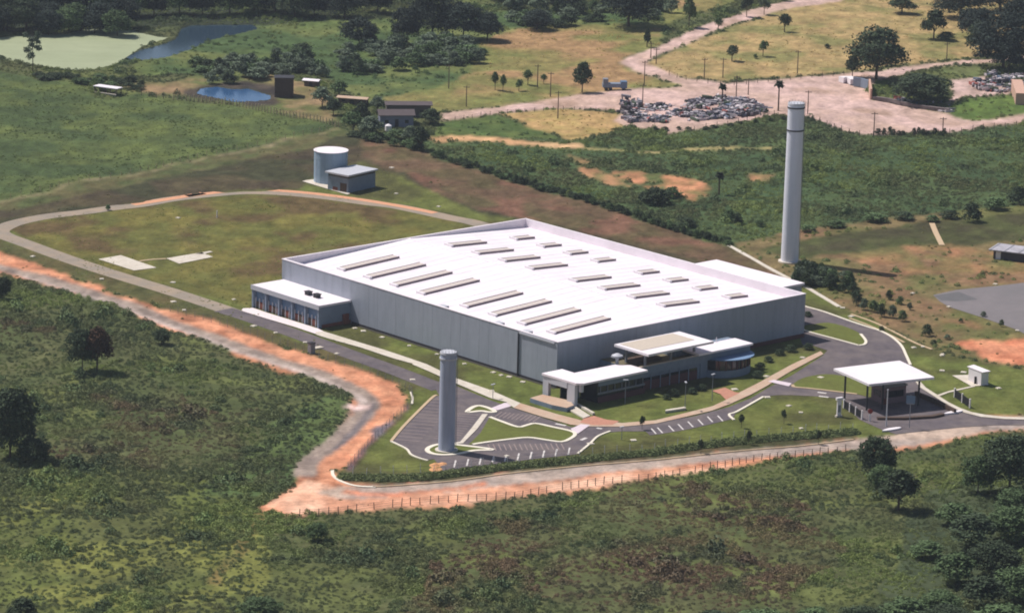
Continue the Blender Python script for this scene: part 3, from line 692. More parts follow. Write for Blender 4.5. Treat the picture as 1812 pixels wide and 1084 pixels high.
MB().box(TH, WW - TH, TH, LL - TH, EAVE - 0.9, EAVE - 0.6, M_GREY).build('roof_deck', fac)

def skylight(uc, vc, length):
    zc = roofz(uc); sl = (RID - EAVE) / (WW / 2 - TH) * (1 if uc < WW / 2 else -1); h = length / 2; w = 1.15
    def slab(b, x0, x1, y0, y1, z0, z1, m):
        o = len(b.v)
        for z in (z0, z1):
            for x, y in ((x0, y0), (x1, y0), (x1, y1), (x0, y1)): b.v.append((x, y, z + sl * x))
        k = b.mi(m)
        b.f += [(o, o + 1, o + 5, o + 4), (o + 1, o + 2, o + 6, o + 5), (o + 2, o + 3, o + 7, o + 6), (o + 3, o, o + 4, o + 7), (o + 4, o + 5, o + 6, o + 7)]
        b.m += [k] * 5
    b = MB(); slab(b, -h, h, -w, w, -0.1, 0.26, M_RAIL)
    s = b.build('skylight', fac); s.location = (uc, vc, zc)
    c = MB(); slab(c, -h + 0.5, h - 0.2, -w + 0.2, w - 0.2, 0.261, 0.38, M_SKYL); c.build('glazing', s)
    for y in (-w + 0.09, w - 0.09):
        c = MB(); slab(c, -h + 0.35, h, y - 0.08, y + 0.08, 0.261, 0.44, M_RAIL); c.build('louvre', s)
    c = MB()
    nb = int(length / 1.5)
    for k in range(nb):
        x = -h + 0.9 + k * (length - 1.2) / nb
        slab(c, x, x + 0.08, -w + 0.25, w - 0.25, 0.381, 0.41, M_TRIM)
    c.build('glazing_bars', s)
    c = MB(); slab(c, -h - 0.25, -h + 0.3, -w - 0.1, w + 0.1, 0.02, 0.5, M_WHITE); c.build('end_cap', s)
for v in (10.4, 19.4, 28.4, 37.4, 51.3, 60.2, 69.0, 78.0):
    skylight(15.2, v, 15.4); skylight(43.0, v, 10.2); skylight(59.6, v, 5.4)
def rooftop_unit(u, v):
    b = MB(); b.box(-0.5, 0.5, -0.5, 0.5, 0, 1.0, M_GREY); o = b.build('exhaust_unit', fac); o.location = (u, v, roofz(u))
    MB().box(-1.1, 1.1, -0.9, 0.9, 1.0, 1.25, M_TRIM).build('cowl', o)
    MB().box(0.7, 1.4, -0.6, 0.6, 0.3, 0.98, M_DARK).build('louvre', o)
for v in (38.0, 20.6, 12.0): rooftop_unit(2.1, v)
MB().cyl(2.0, 23.0, 7.5, 9.0, 0.25, 0.25, M_WHITE).build('vent_pipe', fac)
# rainwater pipe on the long wall
dp = MB()
for z in np.arange(0, 9, 3): dp.cyl(-0.28, 11.5, z, min(z + 2.98, 9.2), 0.16, 0.16, M_DARK, 8)
dp.build('downpipe', fac)
MB().box(-0.36, -0.14, 0.8, 11.3, 8.9, 9.2, M_TRIM).build('gutter', fac)
# flat annex on the far side
MB().box(WW + 0.02, WW + 7.4, 8.2, 34.2, 0, 8.7, M_CLAD).build('side_wing', fac)
MB().box(WW + 0.11, WW + 7.8, 7.8, 34.6, 8.7, 9.15, M_ROOF).build('side_wing_roof', fac)

# ================================================================== LOADING DOCK ANNEX
dk = empty('loading_dock_building', (*LW(0, 65), 0), YAW, 'low flat roofed loading dock annex with blue bays at the left end of the factory', 'building')
D0, D1, DL, DH = -8.8, -0.16, 23.0, 4.7
MB().box(D0 + 0.9, D1, 0.3, DL - 0.3, 0.05, DH - 0.1, M_CLADB).build('wall', dk)
MB().box(D0, D1, -0.1, DL + 0.1, DH - 0.09, DH + 0.35, M_ROOF).build('roof', dk)
MB().box(D0 - 0.15, D0 - 0.02, -0.2, DL + 0.2, DH - 0.6, DH + 0.42, M_TRIM).build('fascia', dk)
for v in np.linspace(0, DL - 0.5, 6):
    MB().box(D0 + 0.02, D0 + 0.9, v, v + 0.5, 0.05, DH - 0.1, M_CLADB).build('pier', dk)
MB().box(D0 + 0.9, D1, 0.0, 0.28, 0.8, DH - 0.1, M_CLADB).build('wall', dk)
MB().box(D0 + 0.9, D1, -0.02, 0.26, 0.05, 0.79, M_BRICK).build('plinth', dk)
MB().box(D0 + 1.2, D1 - 4.5, 0.0, 0.0 + 0.02, 0, 0.01, M_BRICK)
for k in range(5):
    v0 = 0.5 + k * (DL - 0.5) / 5; v1 = v0 + (DL - 0.5) / 5 - 0.5
    MB().box(D0 + 0.75, D0 + 0.88, v0 + 0.05, v1 - 0.05, 1.6, DH - 0.15, M_BGLASS).build('bay_panel', dk)
    for j in range(3):
        w = (v1 - v0 - 0.1) / 3; y = v0 + 0.05 + j * w
        MB().box(D0 + 0.55, D0 + 0.87, y + 0.05, y + w - 0.3, 0.05, 1.55, M_BRICK if (j + k) % 2 else M_DBRICK).build('dock_buffer', dk)
        MB().box(D0 + 0.5, D0 + 0.7, y + w - 0.26, y + w - 0.08, 0.05, 2.4, M_TRIM).build('bollard_strip', dk)
for v in (8.8, 5.9):
    b = MB(); b.box(-0.55, 0.55, -0.6, 0.6, 0, 0.7, M_DARK); o = b.build('roof_vent', dk); o.location = (-4.6, v, DH + 0.35)
    MB().box(-0.7, 0.7, -0.75, 0.75, 0.7, 0.85, M_DARK).build('vent_hood', o)
MB().box(-2.4, -0.9, -0.4, -0.03, 0.05, 2.3, M_BRICK).build('door', dk)

# ================================================================== OFFICE BUILDING (front)
of = empty('office_building', (*LW(-7, -15), 0), YAW, 'low white roofed office block with entrance portal raised canopy and rounded glazed end', 'building')
def ob(u0, u1, v0, v1, z0, z1, m, nm, parent=None, mtop=None):
    b = MB(); b.box(u0 + 7, u1 + 7, v0 + 15, v1 + 15, z0, z1, m, mtop); return b.build(nm, parent or of)
RZ = 5.0
# entrance wing
ob(-1.4, 11.2, -13.2, -8.4, 0.05, RZ - 0.5, M_GLASS, 'curtain_wall')
ob(-1.2, 11.4, -13.5, -13.22, 3.4, RZ - 0.4, M_CLADB, 'lintel_panel')
ob(-1.2, 11.4, -13.45, -13.22, 0.05, 1.2, mat('maroon_brick', (98, 60, 60)), 'brick_panel')
ob(-1.2, 11.4, -13.42, -13.22, 1.75, 2.1, M_GREY, 'sill_band')
for k in range(7): ob(-0.6 + k * 1.9, -0.48 + k * 1.9, -13.4, -13.22, 2.1, 3.2, M_GREY, 'mullion')
pts = [(-7.4, -4.2), (-6.9, -13.6), (-6.0, -13.6), (-6.0, -13.9), (11.2, -14.2), (11.2, -10.0), (8.8, -8.0), (-2.0, -8.0), (-2.0, -4.2)]
b = MB(); b.prism([(p[0] + 7, p[1] + 15) for p in [(-7.4, -3.6), (-7.1, -13.3), (-5.9, -14.3), (11.2, -14.3), (11.2, -9.4), (8.8, -7.2), (-2.0, -7.2), (-2.0, -3.6)]], RZ - 0.4, RZ, M_ROOF)
b.build('entrance_roof', of)
# portal : two legs and a head
ob(-7.2, -6.5, -5.4, -3.8, 0.05, RZ - 0.41, M_TRIM, 'portal_leg')
ob(-7.1, -6.3, -13.0, -10.8, 0.05, RZ - 0.41, M_TRIM, 'portal_leg')
ob(-7.2, -6.5, -10.79, -5.41, 3.4, RZ - 0.41, M_TRIM, 'portal_head')
ob(-6.2, -5.6, -13.9, -13.1, 3.1, RZ - 0.41, M_TRIM, 'rain_spout')
ob(-2.0, -1.5, -8.4, -3.6, 0.05, RZ - 0.42, M_CLADB, 'wall')
ob(-6.49, -1.4, -8.3, -8.1, 0.05, 3.2, M_GLASS, 'entrance_door')
# middle block with roof terrace
ob(11.3, 28.3, -11.5, -0.25, 0.05, 4.2, M_CLADB, 'middle_block')
ob(11.3, 28.3, -11.8, -11.52, 3.2, 4.9, M_CLADB, 'terrace_parapet')
ob(11.35, 28.2, -11.50, -0.3, 4.201, 4.26, M_TERRACE, 'terrace_floor')
ob(11.2, 28.3, -11.85, -11.45, 4.901, 5.05, M_BEIGE, 'parapet_cap')
ob(11.5, 27.5, -11.62, -11.51, 0.05, 1.9, mat('maroon_brick', (98, 60, 60)), 'brick_panel')
ob(12.0, 27.4, -11.64, -11.52, 1.95, 2.5, M_GLASS, 'window')
for k in range(5): ob(14.5 + k * 2.6, 14.7 + k * 2.6, -11.75, -11.65, 0.05, 3.2, M_CLADB, 'pilaster')
ob(14, 21, -8, -4.5, 4.27, 4.9, M_DBRICK, 'planter')
ob(24.5, 28.2, -8, -1, 4.27, 5.6, M_CLADB, 'stair_block')
ob(24.4, 28.3, -8.1, -0.9, 5.61, 5.75, M_BEIGE, 'stair_roof')
# raised canopy
ob(11.6, 29.6, -13.9, -3.9, 7.6, 8.05, M_WHITE, 'canopy_roof')
ob(12.6, 27.2, -10.8, -4.5, 8.06, 8.12, M_BEIGE, 'canopy_deck')
for u in (13.5, 20.5, 27.0):
    for v in (-11.0, -5.5): ob(u, u + 0.4, v, v + 0.4, 4.27, 7.59, M_GREY, 'column')
# mushroom ventilator beside the wall
b = MB(); b.cyl(0, 0, 4.5, 6.3, 0.35, 0.35, M_TRIM, 10); o = b.build('ventilator', of); o.location = (7 + 10.0, 15 - 6.6, 0)
b = MB(); b.cyl(0, 0, 6.3, 6.6, 1.3, 1.15, M_GREY, 18); b.build('cowl', o, smooth=False)
b = MB(); b.cyl(0, 0, 6.6, 6.95, 1.1, 0.4, M_TRIM, 18); b.build('cap', o)
ob(8.9, 11.1, -8.5, -7.6, 0.05, 4.5, M_CLADB, 'wall')
# rounded end block
ob(28.4, 42.4, -11.6, -5.0, 0.05, 5.2, M_CLADB, 'end_block')
ob(26.6, 41.9, -12.9, -7.6, 5.21, 5.6, M_ROOF, 'end_roof')
def bow(u0, u1, v, depth, z0, z1, m, nm, n=14, inset=0.0):
    P = []
    for k in range(n + 1):
        t = k / n; u = u0 + (u1 - u0) * t
        P.append((u + 7, v + 15 - depth * (1 - (2 * t - 1) ** 2) ** 0.6))
    P += [(u1 + 7, v + 15.05), (u0 + 7, v + 15.05)]
    b = MB(); b.prism(P, z0, z1, m); return b.build(nm, of)
bow(30.2, 41.8, -11.66, 3.6, 0.05, 1.5, M_CLADB, 'bay_base')
bow(30.35, 41.65, -11.66, 3.3, 1.51, 3.5, M_GLASS, 'bay_window')
for k in range(1, 9):
    t = k / 9; u = 30.3 + 11.4 * t; vv = -11.66 - 3.45 * (1 - (2 * t - 1) ** 2) ** 0.6
    ob(u - 0.07, u + 0.07, vv - 0.1, vv + 0.1, 1.51, 3.5, mat('maroon_brick', (98, 60, 60)), 'mullion')

bow(31.2, 42.6, -11.66, 4.0, 3.51, 3.68, M_BLUE, 'awning')
MB().cyl(7 + 36.4, 15 - 7.8, 5.6, 6.6, 0.08, 0.08, M_WHITE, 6).build('antenna', of)
# terrace and ramp before the portal
pz = lambda x, y, z=0: G(860 + x / 6.023, 660 + y / 6.023, z)
b = MB(); b.prism([pz(470, 262, .9), pz(600, 225, .9), pz(900, 290, .9), pz(935, 340, .9), pz(860, 368, .9), pz(700, 335, .9)], 0.0, 0.9, M_CLADB, M_PINKPATH); structure('entrance_terrace', b)
b = MB(); b.prism([pz(880, 400), pz(960, 370), pz(1110, 465), pz(1040, 490)], 0.05, 0.3, M_CONC); structure('entrance_ramp', b)
b = MB(); b.prism([pz(960, 345), pz(985, 345), pz(1160, 445), pz(1135, 450)], 0.05, 0.5, M_CONC); structure('entrance_ramp', b)
b = MB(); b.prism([G(1177, 731), G(1178, 728.5), G(1212, 723), G(1214, 725.5)], 0.05, 0.5, M_CONC); o = b.build('stone_bench')
tag(o, 'long low pale stone bench on the lawn before the office block', 'bench')

# ================================================================== WATER TOWERS
def tower(name, px, h, r0, r1, m, label, cap, rings, seam):
    x, y = G(*px); t = empty(name, (x, y, 0), 0.3, label, 'tower')
    nseg = 5; zs = np.linspace(0.3, h - cap, nseg + 1)
    for i in range(nseg):
        ra = r0 + (r1 - r0) * i / nseg; rb = r0 + (r1 - r0) * (i + 1) / nseg
        b = MB(); b.cyl(0, 0, zs[i], zs[i + 1] - 0.015, ra, rb, m, 40); b.build('tower_shell', t, smooth=True)
    MB().cyl(0, 0, 0, 0.3, r0 + 0.6, r0 + 0.6, M_CONC, 28).build('footing', t)
    MB().cyl(0, 0, h - cap, h - 0.35, r1 + 0.04, r1 + 0.04, m, 40).build('tower_head', t, smooth=True)
    for z in rings: MB().cyl(0, 0, z, z + 0.3, r1 + 0.16, r1 + 0.16, M_DARK if seam else M_TRIM, 40).build('ring', t, smooth=True)
    MB().cyl(0, 0, h - 0.34, h, r1 + 0.12, r1 + 0.05, M_TRIM, 40).build('top_rim', t, smooth=True)
    # ladder
    b = MB()
    for s_ in (-0.25, 0.25): b.bar((r0 + 0.25, s_, 0.3), (r1 + 0.25, s_, h), 0.04, M_GREY, 4)
    for z in np.arange(0.8, h, 0.5): b.bar((r0 + (r1 - r0) * z / h + 0.25, -0.25, z), (r0 + (r1 - r0) * z / h + 0.25, 0.25, z), 0.025, M_GREY, 4)
    b.build('ladder', t)
    b = MB()
    for k in range(14):
        a = 2 * math.pi * k / 14; b.bar((r1 * .92 * math.cos(a), r1 * .92 * math.sin(a), h), (r1 * .92 * math.cos(a), r1 * .92 * math.sin(a), h + 0.45), 0.04, M_GREY, 4)
    b.build('guard_rail', t)
    return t
tower('water_tower', (1397, 463), 37.0, 2.02, 1.85, M_TOWER, 'very tall slim white water tower with dark rings near its top', 6.7, (30.6, 35.8), True)
tower('water_tower', (790, 797), 19.1, 1.55, 1.5, M_CONCT, 'plain grey cylindrical water tower standing on the kerbed island of the car park', 1.2, (17.7,), False)

# tank and pump house
x, y = G(585, 321); t = empty('storage_tank', (x, y, 0), 0, 'squat blue grey cylindrical tank with white conical lid beside the pump house', 'tank')
for i in range(4): MB().cyl(0, 0, 0.12 + i * 1.95, 0.12 + (i + 1) * 1.95 - 0.03, 4.2, 4.2, M_TANK, 48).build('tank_shell', t, smooth=True)
MB().cyl(0, 0, 7.9, 8.0, 4.35, 4.35, M_WHITE, 48).build('rim', t, smooth=True)
MB().cyl(0, 0, 8.0, 8.35, 4.25, 0.4, M_ROOF, 48).build('lid', t)
b = MB()
for s_ in (-0.25, 0.25): b.bar((-4.45 * .8, -4.45 * .6 + s_, 0.1), (-4.45 * .8, -4.45 * .6 + s_, 8.6), 0.05, M_WHITE, 4)
b.build('ladder', t)
xa, ya = G(616, 342); x2, y2 = G(664, 331); ang = math.atan2(y2 - ya, x2 - xa); L2 = math.hypot(x2 - xa, y2 - ya)
x3, y3 = G(590.5, 333); W2 = math.hypot(x3 - xa, y3 - ya) * 0.98
ph = empty('pump_house', (xa, ya, 0), ang, 'small grey pump house with pale overhanging flat roof next to the storage tank', 'building')
W2 = min(W2, 7.5)
MB().box(0, L2, 0, W2, 0.02, 3.6, M_CLADB).build('wall', ph)
MB().box(0.05, L2 - 0.05, 0.05, W2 - .05, 3.61, 4.2, M_GLASS).build('window_band', ph)
MB().box(-0.6, L2 + 0.4, -0.5, W2 + 0.5, 4.21, 4.6, M_TRIM).build('roof', ph)
MB().box(-0.03, -0.005, 0.5, 2.6, 0.02, 2.3, M_DBRICK).build('door', ph)
MB().box(-0.03, -0.005, 3.4, 5.0, 0.02, 1.0, M_BRICK).build('brick_panel', ph)

# ================================================================== GATE
gx = [G(1475, 651.5, 6), G(1592, 637.5, 6), G(1653.5, 666.8, 6), G(1537.9, 679.3, 6)]
gc = np.mean(gx, axis=0); gd = np.array(gx[1]) - np.array(gx[0]); ga = math.atan2(gd[1], gd[0])
gh = empty('gatehouse', (gc[0], gc[1], 0), ga, 'gatehouse under a large flat white canopy beside the public road', 'gatehouse')
def glob(p):
    d = np.array(p) - gc; c, s = math.cos(-ga), math.sin(-ga); return (d[0] * c - d[1] * s, d[0] * s + d[1] * c)
gp = [glob(p) for p in gx]
MB().prism(gp, 5.55, 6.0, M_WHITE, M_ROOF).build('canopy_roof', gh)
for x, y in ((gp[3][0] + 1.2, gp[3][1] + 2.2), (gp[3][0] + 4.2, gp[3][1] + 1.2), (gp[2][0] - 2.4, gp[2][1] + 1.6), (gp[0][0] + 1.6, gp[0][1] - 2.0), (gp[1][0] - 1.5, gp[1][1] - 2.0)):
    MB().cyl(x, y, 0.06, 5.54, 0.2, 0.2, M_DARK, 10).build('column', gh)
MB().box(-1.2, 4.2, -1.8, 2.4, 0.06, 3.4, mat('booth_wall', (136, 112, 116), 0.8, var=0.1)).build('booth_wall', gh)
MB().box(-1.4, 4.4, -2.0, 2.6, 3.41, 3.65, M_GREY).build('booth_roof', gh)
MB().box(-0.6, 3.6, -1.86, -1.81, 1.3, 2.6, M_GLASS).build('window', gh)
MB().box(-1.26, -1.21, -1.0, 1.6, 1.3, 2.6, M_GLASS).build('window', gh)
MB().box(-1.3, -0.1, -1.95, -1.87, 0.06, 1.2, M_BRICK).build('brick_panel', gh)
def thing_box(name, label, cat, x, y, rz, boxes, group=None):
    e = empty(name, (x, y, hz(x, y) if not -0.05 < 0 else 0.05), rz, label, cat, group)
    for nm, b_, m in boxes: MB().box(*b_, m).build(nm, e, bevel=0)
    return e
x, y = G(1609, 757)
e = empty('sign_board', (x, y, 0.05), -0.1, 'blank pale blue sign board on a tall thin post before the gatehouse', 'sign')
MB().cyl(0, 0, 0, 6.6, 0.09, 0.07, M_GREY, 8).build('post', e)
MB().box(-0.85, 0.85, -0.12, -0.07, 4.9, 6.4, M_BGLASS).build('board', e)
MB().box(-0.75, 0.75, -0.10, 0.0, 4.7, 4.89, M_GREY).build('board_rail', e)
x, y = G(1568, 754)
e = empty('flagpole', (x, y, 0.05), 0, 'bare white pole rising in front of the gatehouse canopy', 'pole')
MB().cyl(0, 0, 0, 7.2, 0.14, 0.1, M_TRIM, 8).build('pole', e); MB().cyl(0, 0, 7.2, 7.35, 0.16, 0.16, M_TRIM, 8).build('finial', e)
x, y = G(1539, 745)
e = empty('stop_sign', (x, y, 0.05), 0, 'small red traffic sign on a white post at the gate entrance', 'sign')
MB().box(-0.15, 0.15, -0.1, 0.1, 0, 2.0, M_WHITE).build('post', e)
o = MB().cyl(0, 0, -0.04, 0.04, 0.5, 0.5, M_REDP, 8).build('sign_plate', e); o.rotation_euler = (math.pi / 2, 0, 0.0); o.location = (0, -0.16, 2.0)
x, y = G(1484, 737)
e = empty('totem_sign', (x, y, 0), 0.5, 'white totem sign standing on the lawn left of the gatehouse', 'sign')
MB().box(-0.7, 0.7, -0.3, 0.3, 0, 0.35, M_CONC).build('base', e); MB().box(-0.45, 0.45, -0.16, 0.16, 0.35, 3.4, M_WHITE).build('slab', e)
MB().box(-0.7, 0.7, -0.28, 0.28, 3.4, 3.9, M_WHITE).build('head', e)
MB().box(-0.3, 0.3, -0.19, -0.165, 1.0, 2.4, M_GREY).build('plate', e)
for (px_, lab) in (((1575, 761), 'white painted wedge shaped kerb nose under the gatehouse sign'), ((1684, 731), 'small white traffic island at the exit lane of the gate')):
    x, y = G(*px_); P = catmull([(-2.2, -0.5), (0, -0.7), (2.2, -0.3), (2.4, 0.4), (0, 0.5)], 3, True)
    b = MB(); b.prism(P, 0, 0.3, M_WHITE); o = b.build('traffic_island'); o.location = (x, y, 0.05); o.rotation_euler = (0, 0, 0.5)
    tag(o, lab, 'traffic island')
x, y = G(1686, 741)
# exit lane wall, the canopy's shade put into its dark brick colour
b = MB(); ribbon(b, gw([(1552, 742), (1600, 742), (1650, 739), (1668, 735)]), 1.0, 0.05, 0.5, M_DBRICK); tag(b.build('planter_wall'), 'low brick planter wall under the gatehouse canopy darkened to show its shade', 'wall')
b = MB(); ribbon(b, gw([(1620, 700), (1650, 712), (1690, 732)]), 0.5, 0.05, 1.0, M_DBRICK); tag(b.build('gate_wall'), 'low dark wall running from the gatehouse to the exit lane', 'wall')
path('concrete_pad', Z((1400, 540), 6.023, (955, 865), (985, 870), (1020, 990), (940, 1030), (900, 1000), (960, 960)), mat('pale_concrete', (226, 212, 214)), 0.13)
def railing(name, a, b_, n, h, label, group=None, white=True):
    xa, ya = G(*a); xb, yb = G(*b_); e = empty(name, (xa, ya, 0.05), math.atan2(yb - ya, xb - xa), label, 'fence', group)
    L = math.hypot(xb - xa, yb - ya)
    for k in range(n + 1): MB().box(k * L / n - 0.13, k * L / n + 0.13, -0.13, 0.13, 0, h, M_WHITE if white else M_GREY).build('post', e)
    for k in range(n):
        b = MB(); x0 = k * L / n + 0.14; x1 = (k + 1) * L / n - 0.14
        b.box(x0, x1, -0.03, 0.03, 0.2, 0.3, M_DARK); b.box(x0, x1, -0.03, 0.03, h - 0.35, h - 0.25, M_DARK)
        for j in range(int((x1 - x0) / 0.17)): b.box(x0 + j * 0.17, x0 + j * 0.17 + 0.09, -0.02, 0.02, 0.1, h - 0.2, M_DARK)
        b.build('bar_panel', e)
    return e
railing('railing', (1689, 703), (1716, 722), 2, 1.9, 'dark railing with white posts at the right of the gate lane')
railing('railing', (1493, 722), (1525, 742), 3, 1.8, 'dark railing with white posts left of the gatehouse')

x, y = G(1722, 671)
# small shelter on the right lawn
sx = [G(1711.5, 648.5, 2.9), G(1723, 645.5, 2.9), G(1753, 657, 2.9), G(1739, 659, 2.9)]
sc_ = np.mean(sx, axis=0)
e = empty('gas_shelter', (sc_[0], sc_[1], 0.1), 0, 'tiny shelter with a tilted white slab roof on the lawn right of the gate', 'shelter')
sl = [(p[0] - sc_[0], p[1] - sc_[1]) for p in sx]
MB().prism(sl, 2.75, 2.9, M_ROOF).build('roof', e)
inn = [(p[0] * 0.82, p[1] * 0.82) for p in sl]
for i, (a_, b_) in enumerate(((0, 3), (1, 2), (2, 3))):
    bb = MB(); ribbon(bb, [inn[a_], inn[b_]], 0.2, 0, 2.74, M_WHITE if i != 1 else M_CLADB); bb.build('wall', e)
bb = MB(); mid = [(inn[0][0] * .4 + inn[3][0] * .6 - 0.15, inn[0][1] * .4 + inn[3][1] * .6 - 0.14)]
bb.box(mid[0][0] - 0.3, mid[0][0] + 0.3, mid[0][1] - 0.12, mid[0][1] - 0.02, 0, 1.5, M_DARK); bb.build('meter_box', e)

# concrete inspection covers scattered on the lawns
cov = MB(); cov.box(-0.45, 0.45, -0.45, 0.45, 0, 0.16, M_KERB); cov.box(-0.36, 0.36, -0.36, 0.36, 0.16, 0.2, M_CONC); covm = cov.mesh('inspection_cover')
COVERS = [(628, 581), (643, 586), (676, 597), (724, 612), (773, 627), (822, 644), (873, 659), (887, 664), (901, 667), (925, 676), (869, 692), (449, 577), (488, 589), (596, 626), (540, 606), (551, 608), (730, 672), (414, 530), (306, 500), (180, 494), (58, 454), (307, 534), (326, 549), (1420, 633), (1356, 666), (1300, 689), (1396, 718), (1417, 730), (1418, 758), (1358, 703), (1452, 668), (1121, 779), (1667, 656), (1705, 659), (1767, 687), (1668, 627), (1491, 545), (1506, 560), (1617, 615), (1633, 614), (1667, 629), (1615, 519), (1679, 543), (1761, 503), (1800, 585), (315, 386), (693, 299), (701, 343), (776, 366), (1045, 785), (897, 807)]
for i, p in enumerate(COVERS):
    x, y = G(*p); s = random.uniform(0.8, 1.3)
    o = bpy.data.objects.new('inspection_cover', covm); COL.objects.link(o); o.location = (x, y, hz(x, y)); o.rotation_euler = (0, 0, random.random() * 3); o.scale = (s, s, 1)
    tag(o, 'small pale concrete inspection cover lying in the grass', 'drain cover', 'inspection covers on the lawns')
x, y = G(384, 385); o = MB().cyl(0, 0, 0, 1.7, 0.12, 0.12, M_WHITE, 8).build('marker_post'); o.location = (x, y, 0); tag(o, 'single short white marker post in the middle of the big left field', 'post')
x, y = G(551, 625)
e = empty('utility_cabinet', (x, y, 0), 0.7, 'grey utility cabinet with pale slab beside the service road', 'cabinet')
MB().box(-0.6, 0.6, -0.5, 0.5, 0, 2.2, M_GREY).build('body', e); MB().box(-0.7, 0.7, -0.6, 0.6, 2.2, 2.35, M_DARK).build('lid', e)
x, y = G(562, 616); b = MB(); b.box(-1.1, 1.1, -0.7, 0.7, 0, 0.25, M_CONC); o = b.build('concrete_slab'); o.location = (x, y, 0); o.rotation_euler = (0, 0, 0.7); tag(o, 'flat pale concrete slab beside the grey utility cabinet', 'slab')
x, y = G(773, 824); b = MB(); n_ = 14
for k in range(7): 
    a = random.random() * 6.28; b.cyl(random.uniform(-1.2, 1.2), random.uniform(-1.5, 1.5), 0, random.uniform(.2, .7), random.uniform(.6, 1.0), .15, M_ORANGE, 9)
o = b.build('soil_heap'); o.location = (x, y, 0); o.scale = (1.2, 1.6, 0.7); tag(o, 'heap of yellow orange earth at the car park edge below the tower', 'soil heap', kind='stuff')

# ================================================================== FENCES AND POLES
def post_fence(pts, step, h, r, m, label, wires=3, wob_=0.1, skip=0.0):
    P = catmull(gw(pts), 10); e = empty('wire_fence', (P[0][0], P[0][1], 0), 0, label, 'fence')
    me = MB().cyl(0, 0, -0.3, h, r, r * 0.8, m, 6).mesh('post')
    tops = []; acc = 0; last = np.array(P[0]); 
    for a, b_ in zip(P[:-1], P[1:]):
        a = np.array(a); b_ = np.array(b_); L = np.linalg.norm(b_ - a); s = step - acc
        while s < L:
            p = a + (b_ - a) * s / L; tops.append(p); s += step
        acc = (acc + L) % step
    for p in tops:
        if random.random() < skip: continue
        o = link('post', me, e, (p[0] - P[0][0] + random.uniform(-wob_, wob_), p[1] - P[0][1], hz(*p)), random.random() * 3, (1, 1, random.uniform(0.85, 1.15)))
        o.rotation_euler = (random.uniform(-.05, .05), random.uniform(-.06, .06), 0)
    w = MB()
    for k in range(wires):
        z = h * (0.35 + 0.55 * k / max(1, wires - 1))
        for p, q in zip(tops[:-1], tops[1:]):
            w.bar((p[0] - P[0][0], p[1] - P[0][1], z + hz(*p)), (q[0] - P[0][0], q[1] - P[0][1], z + hz(*q)), 0.02, M_DARK, 3)
    w.build('wire', e); return e
post_fence([(300, 172), (360, 178), (419, 186), (499, 203), (560, 215), (600, 224)], 1.25, 1.8, 0.15, M_POSTW, 'long fence of close set pale posts along the top edge of the pasture')
post_fence([(238, 166), (270, 169), (300, 172)], 2.2, 1.5, 0.1, M_WOOD, 'short fence of dark posts beyond the low shelter at the pasture corner')
post_fence([(513, 914), (600, 908), (700, 896), (800, 888), (900, 882), (1000, 866), (1081, 855), (1160, 847), (1250, 832), (1341, 815), (1430, 806), (1510, 799)], 1.75, 1.4, 0.085, M_WOOD, 'wire fence with dark wooden posts along the near edge of the dirt road', skip=0.12)
post_fence([(0, 354), (43, 345), (133, 324), (234, 305), (317, 282), (384, 268), (451, 257), (551, 237), (600, 224)], 3.5, 1.3, 0.09, M_POSTW, 'rural wire fence along the lower edge of the pasture')
post_fence([(1208, 234), (1300, 222), (1370, 208), (1430, 212), (1508, 239), (1560, 244), (1675, 236), (1742, 228), (1812, 220)], 4.0, 1.6, 0.1, M_WOOD, 'thin post fence between the pale gravel road and the green hillside')
post_fence([(790, 217), (860, 208), (930, 200), (998, 195), (1080, 200)], 3.0, 1.2, 0.08, M_WOOD, 'thin post fence below the gravel road near the dry triangular field')
post_fence([(1172, 128), (1215, 140), (1291, 150), (1375, 143), (1495, 131)], 4.0, 1.4, 0.09, M_WOOD, 'thin post fence between the dry yellow field and the gravel yard')
post_fence([(612, 838), (617, 830), (650, 792), (690, 752), (727, 715), (724, 692), (700, 678), (640, 655), (587, 640), (500, 612), (400, 578), (290, 548)], 2.6, 1.6, 0.05, M_GREY, 'thin metal fence along the top of the red earth cutting')
post_fence([(600, 846), (714, 845), (860, 830), (1026, 812), (1159, 800), (1326, 779), (1459, 768), (1515, 764)], 2.5, 2.1, 0.06, M_TRIM, 'tall mesh fence with slim posts behind the hedge along the dirt road')

